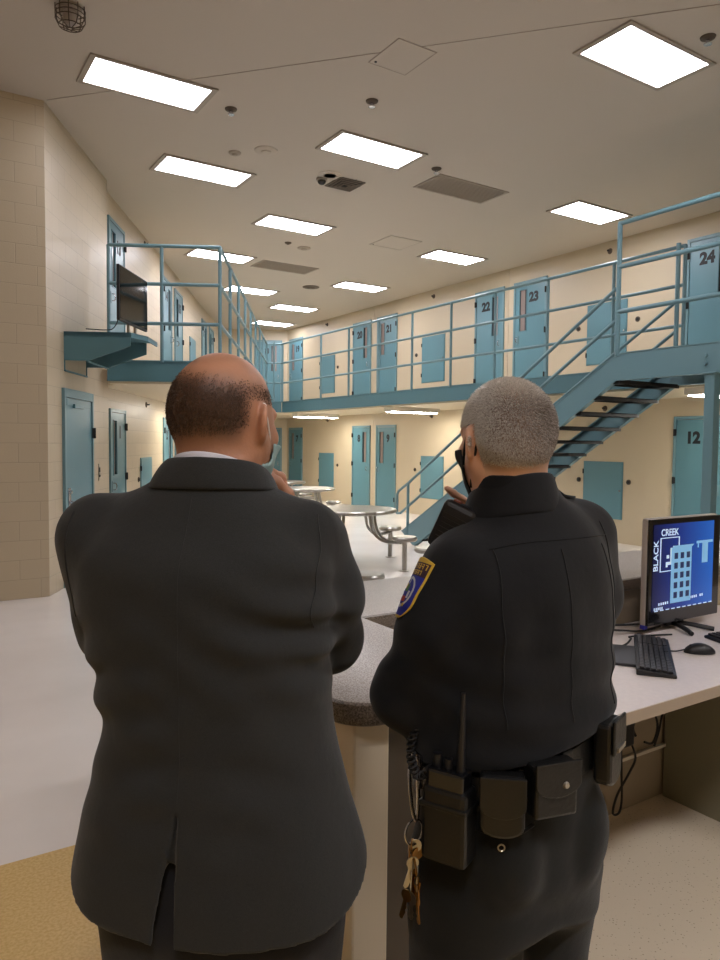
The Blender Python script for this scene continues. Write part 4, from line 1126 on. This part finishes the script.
def suit_jacket(P):
    q = torso_local(P, FS)
    d = loft(q, TS, 2.3)
    dl = chain(P, LA, [.070, .065, .060, .050], .03); dr = chain(P, RA, [.070, .066, .060, .048], .03)
    d = smin(d, cap(P, (-.185, .015, 1.512), (.178, -.015, 1.512), .040), .05)
    d = smin(d, dl, .03); d = smin(d, dr, .018)
    d = d+fold(P, (.20, -.02, 1.34), .06, (30, 0, 95), .004)+fold(P, (.15, -.10, 1.36), .055, (18, 0, 90), .008, 1.)+fold(P, (.05, -.13, 1.30), .10, (45, 0, 75), .0025)+fold(P, (-.12, -.1, 1.18), .10, (-40, 0, 70), .0035)+fold(P, (.12, -.12, 1.22), .09, (40, 0, 60), .003)+fold(P, (-.15, -.02, 1.26), .07, (-35, 0, 85), .0035)
    d = d+fold(P, (-.02, -.13, 1.13), .11, (6, 0, 75), .0022)+fold(P, (.21, -.06, 1.0), .10, (42, 0, 8), .004)+fold(P, (-.17, -.06, 1.0), .10, (-40, 0, 10), .004)+fold(P, (0, -.14, 1.47), .09, (4, 0, 60), .002)
    hem = .886+.34*np.maximum(q[:, 1]+.165, 0); d = smax(d, hem-q[:, 2], .006)
    inn = loft(q, [(z-.05 if i == 0 else z, a-.014, b-.014, c-.014, x, y) for i, (z, a, b, c, x, y) in enumerate(TS[:5])], 2.3)
    d = smax(d, -np.maximum(inn, q[:, 2]-1.0), .004)
    x0 = .015; wz = .036*np.clip((1.10-q[:, 2])/.19, 0, 1)
    c = np.maximum(np.maximum(q[:, 0]-x0, (x0-wz)-q[:, 0]), np.maximum(q[:, 2]-1.10, q[:, 1]+.02))
    d0 = d
    d = np.maximum(d, -np.maximum(c, -(d0+.010)))
    d = np.maximum(d, -cap(P, (.018, -.0, 1.55), (.02, .01, 1.75), .068))
    d = np.maximum(d, -cap(P, RA[3], (.09, .17, 1.56), .04)); d = np.maximum(d, -cap(P, LA[3], (.1, .31, 1.24), .04))
    return d
jk = sdf_obj('suit_jacket', suit_jacket, (-.34, -.26, .86), (.40, .36, 1.68), .0046, WOOL, man, 2)
seam('back_seam', suit_jacket, [t(.015, -.35, z) for z in (1.565, 1.50, 1.40, 1.3, 1.2, 1.10)], (FS.s, FS.c, 0), WOOL, jk, .0012, 40, -.0004)
seam('armhole_seam', suit_jacket, [t(.198, -.3, 1.535), t(.208, -.3, 1.48), t(.206, -.3, 1.42), t(.202, -.3, 1.36)], (FS.s, FS.c, 0), WOOL, jk, .0013, 24)
seam('armhole_seam', suit_jacket, [t(-.200, -.3, 1.535), t(-.206, -.3, 1.48), t(-.204, -.3, 1.42), t(-.2, -.3, 1.36)], (FS.s, FS.c, 0), WOOL, jk, .0013, 24)
def pocket(x, y, z, nm):
    pass
def collar_prof(rx0, ry0, rx1, ry1, zb0, zb1, drop, fwdshift=0., mid=.5, bulge=0.):
    def prof(ph):
        out = []; k = (1-math.cos(ph))/2
        for u in (0, .33, .66, 1.0):
            rx = rx0+(rx1-rx0)*u; ry = ry0+(ry1-ry0)*u; z = zb0+(zb1-zb0)*u+bulge*math.sin(PI*u)
            out.append(t(.016+rx*math.sin(ph), .004-ry*math.cos(ph)+fwdshift*k, z-drop*k))
        return out
    return prof
phis = np.radians(np.linspace(-158, 158, 25))
def lapel_prof(ph):
    k = (1-math.cos(ph))/2; z0 = 1.576-.025*k*k
    O = t(.016+.4*math.sin(ph), .004-.4*math.cos(ph), z0); D = t(-math.sin(ph), math.cos(ph), 0)
    lo_ = Vector(trace(suit_jacket, [O], D, .5, off=.004)[0]); c0 = Vector(t(.016, .004, z0)); lim = 1/math.sqrt((math.sin(ph)/.104)**2+(math.cos(ph)/.122)**2); lo_ = c0+(lo_-c0).normalized()*min((lo_-c0).length, lim); up = Vector(t(.018+.080*math.sin(ph), .006-.086*math.cos(ph)+.02*k, 1.628-.07*k*k-.004*math.sin(abs(ph))))
    return [tuple(lo_.lerp(up, u)+Vector((0, 0, .007*math.sin(PI*u)))) for u in (0, .3, .65, 1.)]
lapel = band(man, 'jacket_collar', WOOL, None, lapel_prof, np.radians(np.linspace(-112, 112, 29)), .006)
sc_ = band(man, 'shirt_collar', SHIRT, None, collar_prof(.084, .088, .073, .079, 1.580, 1.637, .07, .02), phis, .0035)
def suit_trousers(P):
    d = loft(torso_local(P, FS), [(.76, .172, .13, .125, .03, 0), (.86, .19, .148, .135, .03, 0), (.98, .185, .14, .135, .028, 0), (1.12, .175, .125, .135, .02, 0)])
    d = smin(d, leg_sdf(P, [(h, k, a, [q+.004, q2+.014, q3+.026]) for h, k, a, (q, q2, q3) in LEGS]), .05)
    d = d+fold(P, (0, -.1, .80), .1, (0, 0, 60), .003)+fold(P, (.03, 0, .25), .2, (0, 20, 45), .003)
    d = np.maximum(d, .045-P[:, 2])
    cr_ = cap(P, t(.03, -.1, .74), t(.03, .1, .74), .006)
    return d
sdf_obj('trousers', suit_trousers, (-.26, -.22, .03), (.32, .22, 1.14), .0065, WOOLT, man, 2)
for k, (h, kn, a, r) in enumerate(LEGS): shoe('shoe', FS, a, FS.yaw+(.18 if k else -.18), LEATHER, man)
def cuff(F, f, a, b, r, name, m, parent):
    a = Vector(a); b = Vector(b); d = (b-a).normalized()
    return MB().tube([a, a+d*.008, a+d*.02, a+d*.028], r, 18).build(name, m, parent)
cuff(FS, None, Vector(RA[3])+Vector((.003, -.002, -.012)), (.113, .158, 1.492), .033, 'shirt_cuff', SHIRT, man)
def suit_mask(P):
    L = HP.inv(P)/.955; h = head_sdf(L, 1.06)
    d = np.maximum(np.abs(h-.006)-.0022, .03+.62*np.minimum(L[:, 2]+.03, 0)-L[:, 1])
    d = np.maximum(d, np.maximum(L[:, 2]+.034, -.118-L[:, 2])); d = np.maximum(d, np.abs(L[:, 0])-.08)
    return d
c = HP.o; mk = sdf_obj('face_mask', suit_mask, c-.16, c+.16, .0022, MASKB, man, 1)
for s in (-1, 1):
    P_ = [(s*.066, .045, -.045), (s*.077, .024, -.02), (s*.082, .004, .010), (s*.083, -.006, .030), (s*.078, -.022, .02), (s*.077, -.022, -.02), (s*.076, -.008, -.040), (s*.072, .0, -.062), (s*.070, -.004, -.085)]
    MB().tube([Vector(q) for q in HP.fwd(np.array([tuple(v) for v in bez(P_, 6)])*.955)], .0015, 6).build('ear_loop', LOOPW, mk)
def sst(a, b, x): u = np.clip((x-a)/(b-a), 0, 1); return u*u*(3-2*u)
def unscale(d, k): return d*k
SH1, SH2 = .955, .93
def dens_s(L):
    z = L[:, 2]; y = L[:, 1]; x = np.abs(L[:, 0])
    g = sst(-.082, -.005, z+.10*np.maximum(y+.02, 0)); top = 1-.93*sst(.034, .084, z+.12*np.minimum(y+.08, 0)+.1*(L[:, 0]))
    g = g*top*(1-sst(.03, .05, y)); g = np.where(x > .058, g*(1-sst(.056, .026, z)*sst(-.078, -.030, y)), g)
    g = np.where((z < -.012) & (y > -.05) & (x > .05), g*.5, g)
    return g
def stub(o, H, k, dens):
    n = len(o.data.vertices); v = np.empty(n*3, F4); o.data.vertices.foreach_get('co', v); v = v.reshape(-1, 3); L = H.inv(v)/k
    a = np.where(np.linalg.norm(L-V3((0, -.01, .01)), axis=1) < .15, dens(L), 0).astype(F4)
    o.data.attributes.new('stubble', 'FLOAT', 'POINT').data.foreach_set('value', a)
stub(man, HP, .955, dens_s)
pose = HP
hair_obj('hair', lambda Q: head_sdf(Q, 1.06), HP, dens_s, 60000, lambda L: .0058+0*L[:, 0], HAIRB, man, lambda L: .28+.4*sst(.03, .1, L[:, 2])+.3*sst(0, -.05, L[:, 2]), lie=.86, wd=.0011, sc=.955)

# ================= officer =================
FO = Fig(.284, 1.33, math.radians(-30)); t = FO.t
HO = Pose((-.020, .012, 1.657), math.radians(-21), math.radians(4))
TO = [(1.06, .196, .152, .150, 0, 0), (1.10, .202, .158, .156, 0, 0), (1.15, .205, .162, .160, 0, 0), (1.26, .203, .152, .158, 0, 0), (1.38, .202, .148, .140, 0, 0), (1.46, .172, .130, .118, .014, 0), (1.515, .118, .102, .090, .026, 0), (1.56, .080, .078, .070, .006, .0), (1.60, .068, .068, .062, -.004, .004)]
LO = [(-.098, -.060, 1.425), (-.146, -.080, 1.33), (-.196, -.05, 1.205), (-.04, .20, 1.17)]
RO = [(.150, .088, 1.475), (.178, .125, 1.35), (.160, .190, 1.222), (.040, .198, 1.414)]
hand_caps.palm = -1
RH2 = hand_caps((.016, .186, 1.441), (-.82, -.16, .55), (.4, 0, .9), [(6, 10, 8), (62, 80, 40), (66, 84, 45), (70, 85, 45)], [(.7, .5, .5), (.9, .2, .4), (.9, 0, .3)])
hand_caps.palm = 1
LH2 = hand_caps((-.015, .222, 1.17), (.95, .25, .1), (-.1, -.1, .98), [(35, 45, 25)]*4, [(.8, .5, .5), (.9, .2, .5), (.9, -.1, .4)])
LEGO = [(t(-.093, 0, .86), t(-.105, .0, .48), t(-.12, -.01, .08), [.106, .074, .05]), (t(.088, 0, .86), t(.09, .02, .48), t(.10, .01, .08), [.106, .074, .05])]
def officer_body(P):
    d = head_sdf(HO.inv(P)/.91, 1.0)*.91
    d = smin(d, chain(P, [(0, -.008, 1.47), (-.002, -.002, 1.55), (-.004, .006, 1.63)], [.064, .060, .057], .03), .03)
    d = smin(d, loft(torso_local(P, FO), shrink(TO[1:-1], .03)), .03)
    d = smin(d, chain(P, LO, [.045, .04, .034, .027], .02), .03); d = smin(d, chain(P, RO+[(.016, .186, 1.441)], [.045, .04, .034, .028, .026], .02), .03)
    d = smin(d, leg_sdf(P, [(h, k, a, [q-.036 for q in r[:2]]+[r[2]-.02]) for h, k, a, r in LEGO]), .02)
    d = smin(d, loft(torso_local(P, FO), [(.80, .13, .095, .09, 0, 0), (.95, .135, .10, .09, 0, 0), (1.15, .145, .105, .105, 0, 0)]), .04)
    d = smin(d, sd_caps(P, RH2), .008); d = smin(d, sd_caps(P, LH2), .008)
    return d
off = sdf_obj('person', officer_body, (-.36, -.28, .0), (.34, .40, 1.84), .0042, SKIN2, None, 1, label='grey haired officer in a black uniform seen from behind, wearing a loaded duty belt', cat='person')
person_root_place(off, FO.lat, FO.fwd)
for s in (-1, 1):
    c = HO.fwd([(s*.030, .0705, .004)])[0]; g = HO.fwd([(s*.030, .082, .004)])[0]; gd = Vector(g)-Vector(c)
    e = MB().lathe([(.0, -.012), (.0085, -.0085), (.012, 0), (.0085, .0085), (0, .012)], 14, Matrix.Translation(c)).build('eye', EYEW, off)
    MB().cyl(Vector(c)+gd*.93, Vector(c)+gd*1.06, .0055, 12).build('iris', EYEI, e)
def uniform_shirt(P):
    q = torso_local(P, FO); d = loft(q, TO, 2.12)
    d = smin(d, cap(P, t(-.10, .02, 1.425), t(.135, 0, 1.495), .050), .05)
    d = smin(d, chain(P, LO, [.068, .064, .060, .052], .03), .03); d = smin(d, chain(P, RO, [.068, .063, .058, .046], .03), .03)
    d = d+fold(P, (-.19, -.10, 1.26), .06, (45, 20, 80), .004)+fold(P, (-.10, -.13, 1.36), .07, (60, 0, -45), .004)+fold(P, (.02, -.13, 1.14), .12, (8, 0, 90), .0035)+fold(P, (.14, .02, 1.22), .08, (30, 0, 85), .004)
    d = d+fold(P, (-.02, -.14, 1.32), .10, (55, 20, 10), .003, .5)+fold(P, (.1, -.08, 1.36), .08, (60, 0, 14), .003)
    d = smax(d, 1.128+.19*P[:, 0]-P[:, 2]-.0*d, .01)
    d = np.maximum(d, -cap(P, (-.002, 0, 1.54), (-.004, .008, 1.74), .063))
    d = np.maximum(d, -cap(P, RO[3], (-.01, .185, 1.470), .038)); d = np.maximum(d, -cap(P, LO[3], (.1, .25, 1.17), .04))
    return d
us = sdf_obj('uniform_shirt', uniform_shirt, (-.34, -.28, 1.04), (.32, .34, 1.66), .0046, DUTY, off, 2)
BK = (FO.s, FO.c, 0)
seam('yoke_seam', uniform_shirt, [t(-.12, -.35, 1.475), t(-.05, -.35, 1.488), t(.07, -.35, 1.49), t(.16, -.35, 1.485)], BK, DUTY, us, .0012, 40)
for x in (-.128, -.006, .128): seam('back_pleat', uniform_shirt, [t(x*.9, -.35, 1.475), t(x, -.35, 1.38), t(x, -.35, 1.27), t(x*.98, -.35, 1.19)], BK, DUTY, us, .0012, 40)
for x in (.158,): seam('armhole_seam', uniform_shirt, [t(x*.95, -.35, 1.51), t(x, -.35, 1.46), t(x, -.35, 1.40), t(x*1.07, -.35, 1.33)], BK, DUTY, us, .0015, 24)
def oc(rx0, ry0, rx1, ry1, z0, z1, drop, fs):
    def prof(ph):
        k = (1-math.cos(ph))/2
        return [t((rx0+(rx1-rx0)*u)*math.sin(ph), .002-(ry0+(ry1-ry0)*u)*math.cos(ph)+fs*k, z0+(z1-z0)*u-drop*k) for u in (0, .33, .66, 1)]
    return prof
band(off, 'uniform_collar', DUTY, None, oc(.090, .092, .069, .071, 1.535, 1.604, .055, .02), phis, .005)
# shoulder straps
for s in (1,):
    mb = MB(); a = [t(s*x, y, 1.7) for x in (.085, .105, .12, .135) for y in (-.02, .02)]
    q = trace(uniform_shirt, a, (0, 0, -1), .5, off=.003); mb.add([tuple(v) for v in q], [(0, 1, 3, 2), (2, 3, 5, 4), (4, 5, 7, 6)], True)
    o = mb.build('shoulder_strap', DUTY, us); so = o.modifiers.new('thickness', 'SOLIDIFY'); so.thickness = .005; so.offset = 1
def officer_trousers(P):
    q = torso_local(P, FO)
    d = loft(q, [(.80, .165, .120, .12, 0, 0), (.90, .172, .140, .135, -.006, 0), (1.0, .174, .145, .138, -.006, 0), (1.10, .176, .142, .142, -.005, 0), (1.22, .178, .138, .142, 0, 0)], 2.05)
    d = smin(d, leg_sdf(P, [(h, k, a, [r0+.002, r1+.016, r2+.03]) for h, k, a, (r0, r1, r2) in LEGO]), .05)
    for s in (-1, 1): d = smin(d, ell(q, (s*.076-.006, -.078, .955), (.076, .074, .115)), .010)
    d = d+fold(P, t(.0, -.12, .82), .08, (20, 0, 55), .004)+fold(P, (0, 0, .6), .15, (30, 10, 35), .003)+fold(P, (0, 0, .2), .2, (0, 20, 45), .003)
    return np.maximum(d, .045-P[:, 2])
tr = sdf_obj('trousers', officer_trousers, (-.30, -.26, .03), (.28, .24, 1.24), .0062, DUTYT, off, 2)
for x0, x1 in ((-.16, -.07),):
    seam('pocket_welt', officer_trousers, [t(x0, -.35, 1.012), t((x0+x1)/2, -.35, 1.012), t(x1, -.35, 1.022)], BK, DUTYT, tr, .003, 20)
q = trace(officer_trousers, [t(-.13, -.35, .995)], BK); nrm = grad(officer_trousers, q)[0]; q = Vector(q[0])
MB().tube([q+Vector(nrm)*.004+Vector((math.cos(a)*.0055, 0, math.sin(a)*.0055)) for a in np.linspace(0, 2*PI, 12, endpoint=False)], .0014, 6, closed=True).build('pocket_button', STEEL, tr)
for k, (h, kn, a, r) in enumerate(LEGO): shoe('shoe', FO, a, FO.yaw+(.2 if k else -.2), LEATHER, off)
def off_mask(P):
    L = HO.inv(P)/.91; h = head_sdf(L, 1.0)
    d = np.maximum(np.abs(h-.004)-.002, .02-L[:, 1])
    d = np.maximum(d, np.maximum(L[:, 2]+.014, -.13-L[:, 2])); d = np.maximum(d, np.abs(L[:, 0])-.075)
    return np.maximum(d, .35*np.abs(L[:, 2]+.07)+.03-L[:, 1])
c = HO.o; mk = sdf_obj('face_mask', off_mask, c-.16, c+.16, .0022, MASKK, off, 1)
for s in (-1, 1):
    P_ = [(s*.066, .045, -.045), (s*.077, .024, -.02), (s*.082, .004, .010), (s*.082, -.006, .030), (s*.077, -.022, .02), (s*.077, -.022, -.02), (s*.076, -.008, -.040), (s*.070, .008, -.066), (s*.062, .026, -.092)]
    MB().tube([Vector(q) for q in HO.fwd(np.array([tuple(v) for v in bez(P_, 6)])*.91)], .0026, 6).build('ear_loop', MASKK, mk)
def dens_o(L):
    z = L[:, 2]; y = L[:, 1]; x = np.abs(L[:, 0])
    g = sst(-.072, -.045, z+.5*np.maximum(y+.03, 0)*-1+.0*z); g = g*(1-sst(.045, .07, y-.3*np.maximum(z-.06, 0)))
    return np.where((z < .034) & (y > -.03) & (x > .055), 0, g)
stub(off, HO, .91, dens_o)
pose = HO
hair_obj('hair', lambda Q: head_sdf(Q, 1.0), HO, dens_o, 90000, lambda L: .0048+.0055*sst(-.03, .06, L[:, 2]), HAIRG, off,
         lambda L: .66+.45*sst(.05, .11, L[:, 2])-3.5*(L[:, 0]+.01)-.25*np.exp(-((L[:, 0]-.02)**2+(L[:, 2]-.03)**2)/(2*.045**2)), lie=.34, wd=.0010, sc=.91)

# sleeve patch: a shield of embroidery following the left upper arm
def patch(parent):
    U, Vn = 70, 90
    uu, vv = np.meshgrid(np.linspace(-1, 1, U), np.linspace(0, 1, Vn), indexing='ij')
    hw = np.where(vv < .62, 1.0-.05*vv, (1.0-.031)*np.sqrt(np.clip(1-((vv-.62)/.385)**2.2, 0, 1)))
    x = uu*hw*.043; zz = (.5-vv)*.108+.006*(1-uu**2)*(vv < .02)
    ctr = (np.array(LO[0])*.36+np.array(LO[1])*.64); ax = np.array(LO[0])-np.array(LO[1]); ax /= np.linalg.norm(ax)
    outw = np.array((-1., -.10, 0.)); outw -= ax*(outw @ ax); outw /= np.linalg.norm(outw); sd = np.cross(ax, -outw)
    O = ctr+outw*.2+x[..., None]*sd+zz[..., None]*ax
    Q = trace(uniform_shirt, O.reshape(-1, 3), -outw, .3, off=.0022)
    idx = np.arange(U*Vn).reshape(U, Vn); q = np.stack([idx[:-1, :-1], idx[1:, :-1], idx[1:, 1:], idx[:-1, 1:]], -1).reshape(-1, 4)
    uc = (uu[:-1, :-1]+uu[1:, 1:])/2; vc = (vv[:-1, :-1]+vv[1:, 1:])/2
    mi = np.zeros(uc.shape, int)                         # 0 blue 1 gold 2 maroon 3 white 4 red 5 green
    mi[(vc < .27)] = 2
    def letters(v0, v1, n, u0, u1):
        k = (uc-u0)/(u1-u0)*n; ph = k-np.floor(k); inside = (vc > v0) & (vc < v1) & (uc > u0) & (uc < u1)
        odd = (np.floor(k).astype(int) % 3); hv = (vc-v0)/(v1-v0)
        m_ = inside & (((ph > .12) & (ph < .38)) | ((ph > .12) & (ph < .8) & (((hv < .2) | ((odd > 0) & (np.abs(hv-.5) < .13)) | ((odd == 2) & (hv > .8))))))
        mi[m_] = 1
    letters(.055, .145, 7, -.82, .82); letters(.17, .25, 6, -.62, .62)
    r2 = (uc*.9)**2+((vc-.56)/.9*2.2)**2
    mi[(r2 < .42) & (r2 > .30)] = 3
    mi[(np.abs(uc+.05) < .2) & (np.abs(vc-.50) < .06)] = 5
    mi[(np.abs(uc-.22) < .13) & (np.abs(vc-.47) < .05)] = 1
    mi[(np.abs(uc+.08) < .26) & (np.abs(vc-.68) < .045)] = 4
    mi[(np.abs(uc-.3) < .1) & (np.abs(vc-.63) < .04)] = 3; mi[(np.abs(uc+.42) < .1) & (np.abs(vc-.6) < .06)] = 3
    mi[(np.abs(uc) < .16) & (np.abs(vc-.80) < .03)] = 3; mi[(np.abs(uc+.3) < .12) & (np.abs(vc-.78) < .03)] = 1; mi[(np.abs(uc-.02) < .05) & (np.abs(vc-.37) < .06)] = 3
    mi[(np.abs(uc) > .90) | (vc < .03) | (vc > .955)] = 1
    me = bpy.data.meshes.new('sleeve_patch'); me.from_pydata(Q.tolist(), [], q.tolist())
    for m_ in (PBLUE, GOLD, PDARK, PWHITE, PRED, PGREEN): me.materials.append(m_)
    me.polygons.foreach_set('material_index', mi.ravel().astype(np.int32)); me.polygons.foreach_set('use_smooth', [True]*len(me.polygons))
    o = bpy.data.objects.new('sleeve_patch', me); link(o, parent); tag(o, 'blue shield sleeve patch with a gold border')
    so = o.modifiers.new('thickness', 'SOLIDIFY'); so.thickness = .002; so.offset = 0
patch(us)

# ---- duty belt and what hangs on it ------------------------------------------------------
def belt_base(P):
    return np.minimum(officer_trousers(P), np.where(P[:, 2] > 1.1, 1., 1.))
def bpt(th, z, offd=0.):
    """point on the trousers at angle th from the middle of the back towards his right"""
    th = math.radians(th); z = z+.19*(.165*math.sin(th)+.075*math.cos(th)); O = t(math.sin(th)*.45, -math.cos(th)*.45, z); D = t(-math.sin(th), math.cos(th), 0)
    q = trace(officer_trousers, [O], D, .5, off=offd)[0]; return Vector(q)
def brot(th):
    """item rotation so that its -y side faces outwards (figure axes)"""
    p0 = bpt(th-6, 1.04); p1 = bpt(th+6, 1.04); d = p1-p0; return math.atan2(d.y, d.x)
BZ = 1.092
mb = MB(); ths = np.linspace(0, 360, 73)[:-1]
rows = []
for z_, o_ in ((BZ-.027, .002), (BZ-.028, .008), (BZ+.028, .008), (BZ+.027, .002)):
    rows.append([tuple(bpt(a, z_, o_)) for a in ths])
n = len(ths); fs = []
for k in range(4):
    j = (k+1) % 4; fs += [(k*n+i, k*n+(i+1) % n, j*n+(i+1) % n, j*n+i) for i in range(n)]
mb.add(sum(rows, []), fs, False); belt = mb.build('duty_belt', LEATHER, off)
def bitem(th, z, o_): p = bpt(th, z, o_); return (p.x, p.y, p.z), brot(th)
def snap(mb, x, z, y, r=.006): mb.lathe([(0, -.004), (r*.7, -.0035), (r, 0)], 12, Matrix.Translation((x, y, z)) @ Matrix.Rotation(PI/2, 4, 'X') @ Matrix.Scale(-1, 4, (0, 0, 1)))
# tall pouch with round flap
loc, rz = bitem(-46, BZ, .008)
def lowround(w, top, bot, n=10):
    return [(-w, top), ]+[(-w*math.cos(a), bot+w*.55-w*.55*math.sin(a)) for a in np.linspace(0, PI, n)]+[(w, top)]
XZ = Matrix(((1, 0, 0, 0), (0, 0, 1, 0), (0, 1, 0, 0), (0, 0, 0, 1)))
def xzprism(mb, poly, y0, y1): return mb.prism(poly, y0, y1, XZ)
mb = xzprism(MB(), lowround(.036, .040, -.062), -.034, .0); p = mb.build('belt_pouch', LEATHER, belt, loc, rz, bevel=.006)
xzprism(MB(), lowround(.037, .042, -.026), -.041, -.034).build('pouch_flap', LEATHER, p, bevel=.002)
# handcuff case with half-round flap and snap
loc, rz = bitem(-20, BZ, .008)
p = xzprism(MB(), [(-.042, .042), (-.040, -.046), (.040, -.046), (.042, .042)], -.036, 0).build('cuff_case', LEATHER, belt, loc, rz, bevel=.006)
fl = xzprism(MB(), lowround(.043, .048, -.010, 14), -.042, -.036).build('case_flap', LEATHER, p, bevel=.002)
mb = MB(); snap(mb, .012, .010, -.042, .006); mb.build('snap_button', STEEL, fl)
# belt keepers
for th in (-34, -4):
    loc, rz = bitem(th, BZ, .008)
    p = MB().box((-.012, -.006, -.036), (.012, .004, .036), bev=.003).build('belt_keeper', LEATHER, belt, loc, rz)
    mb = MB(); snap(mb, 0, .016, -.006); snap(mb, 0, -.018, -.006); mb.build('snap_button', STEEL, p)
loc, rz = bitem(180, BZ, .008); MB().box((-.035, -.008, -.03), (.035, 0, .03), bev=.003).build('belt_buckle', STEEL, belt, loc, rz)
# radio holster
RTH = -70
loc, rz = bitem(RTH, BZ, .006)
p = MB().box((-.040, -.052, -.100), (.040, -.002, .025), bev=.008).build('radio_holster', LEATHER, belt, loc, rz)
MB().box((-.043, -.055, -.010), (.043, -.0, .0), bev=.003).build('retaining_strap', LEATHER, p)
MB().box((-.02, -.006, .0), (.02, .0, .038), bev=.003).build('belt_loop', LEATHER, p)
def top_item(name, th, z, o_, label, cat):
    (x, y, zz), rz = bitem(th, z, o_); q = FO.world((x, y, zz)); return empty(name, q, rz-YAW, label=label, cat=cat)
rd = top_item('handheld_radio', RTH, BZ+.025, .006, 'black two way radio with a whip antenna in the holster on the officer\'s belt', 'radio')
MB().box((-.033, -.047, -.105), (.033, -.007, .028), bev=.005).build('radio_body', BEZEL, rd)
mb = MB(); mb.cyl((-.022, -.027, .028), (-.022, -.027, .048), .008, 14).cyl((-.002, -.027, .028), (-.002, -.027, .043), .007, 14); mb.build('control_knobs', PLASTK, rd)
MB().tube([(.020, -.027, .026), (.020, -.027, .06), (.021, -.026, .11), (.020, -.022, .155)], .006, 10, rs=[.0075, .007, .0055, .004]).build('antenna', PLASTK, rd)
MB().box((-.025, -.0485, -.06), (.025, -.047, -.02)).build('name_plate', PLASTG, rd)
# coiled lead from radio to microphone
pts = [(-.033, -.03, .02), (-.055, -.03, .0), (-.075, -.02, .02), (-.078, -.01, .055), (-.065, .0, .085)]
path = bez(pts, 26); coil = []
for i, p_ in enumerate(path):
    a = i*.95; coil.append(p_+Vector((math.cos(a)*.007, math.sin(a)*.007, math.sin(a)*.003)))
MB().tube(coil, .0024, 5).build('coiled_lead', RUBBER, rd)
# keys
ks = top_item('key_ring', -90, BZ+.025, .012, 'bunch of brass keys on a silver clip hanging at the officer\'s left hip', 'keys')
mb = MB().tube(bez([(0, -.012, .03), (0, -.022, .035), (0, -.028, 0), (.0, -.022, -.06), (0, -.014, -.085), (0, -.010, -.06), (0, -.012, .03)], 6), .0035, 8); mb.box((-.006, -.012, -.03), (.006, -.004, .03), bev=.002)
mb.build('belt_clip', CHROME, ks)
def ring(c, r, ax, n=20):
    ax = Vector(ax).normalized(); a = ax.orthogonal().normalized(); b = ax.cross(a)
    return [Vector(c)+(a*math.cos(2*PI*i/n)+b*math.sin(2*PI*i/n))*r for i in range(n)]
MB().tube(ring((0, -.018, -.105), .021, (1, .2, .1)), .002, 6, closed=True).build('split_ring', CHROME, ks)
rr = random.Random(3)
for k in range(16):
    mb = MB(); z0 = -.118-.014*(k % 4)-(0.05 if k > 6 else 0); L_ = rr.uniform(.045, .06); a = rr.uniform(-.35, .35); b_ = rr.uniform(0, PI)
    M_ = Matrix.Translation((rr.uniform(-.008, .008), -.018+rr.uniform(-.012, .012), z0)) @ Matrix.Rotation(b_, 4, 'Z') @ Matrix.Rotation(a, 4, 'Y')
    mb.prism([(math.cos(q)*.011, -.011+math.sin(q)*.011) for q in np.linspace(0, 2*PI, 12, endpoint=False)], -.0011, .0011, M_ @ Matrix.Rotation(PI/2, 4, 'X'))
    mb.prism([(-.004, -.02), (.004, -.02), (.004, -.03), (.006, -.034), (.003, -.038), (.006, -.043), (.004, -.02-L_*.6), (0, -.02-L_*.65), (-.004, -.02-L_*.6)], -.001, .001, M_ @ Matrix.Rotation(PI/2, 4, 'X'))
    mb.build('key', BRASS if k % 3 else STEEL, ks)
MB().tube(ring((0, -.018, -.165), .017, (.3, 1, .1)), .002, 6, closed=True).build('split_ring', BRASS, ks)
# phone case on the right hip
ph = top_item('phone_holder', 33, BZ-.0, .008, 'black leather phone case clipped to the officer\'s right hip', 'phone case')
xzprism(MB(), lowround(.034, .052, -.062), -.034, -.002).build('case_body', LEATHER, ph, bevel=.007)
xzprism(MB(), [(-.035, .03), (-.033, .06), (.033, .06), (.035, .03), (.034, .0), (-.034, .0)], -.040, -.034).build('case_flap', LEATHER, ph, bevel=.003)
MB().box((-.02, -.043, .004), (.02, -.040, .012)).build('magnet_trim', STEEL, ph)
# shoulder microphone on the left shoulder
mp = (-.110, -.008, 1.500); q = FO.world(mp)
mc = empty('speaker_microphone', q, -YAW-math.radians(25), label='black speaker microphone at the officer\'s left shoulder by the raised finger', cat='microphone')
TM = Matrix.Rotation(math.radians(24), 4, 'Y')
MB().box((-.034, -.020, -.050), (.034, .018, .044), TM, bev=.010).build('housing', PLASTK, mc)
mb = MB()
for i in range(6): mb.box((-.022, -.022, -.028+i*.009), (.022, -.020, -.024+i*.009), TM)
mb.build('grille', BLACKM, mc)
MB().box((-.020, -.008, .043), (-.006, .004, .047), TM, bev=.001).build('call_button', ORANGE, mc)
MB().box((-.012, .018, -.02), (.012, .03, .03), TM, bev=.003).build('clip', BLACKM, mc)
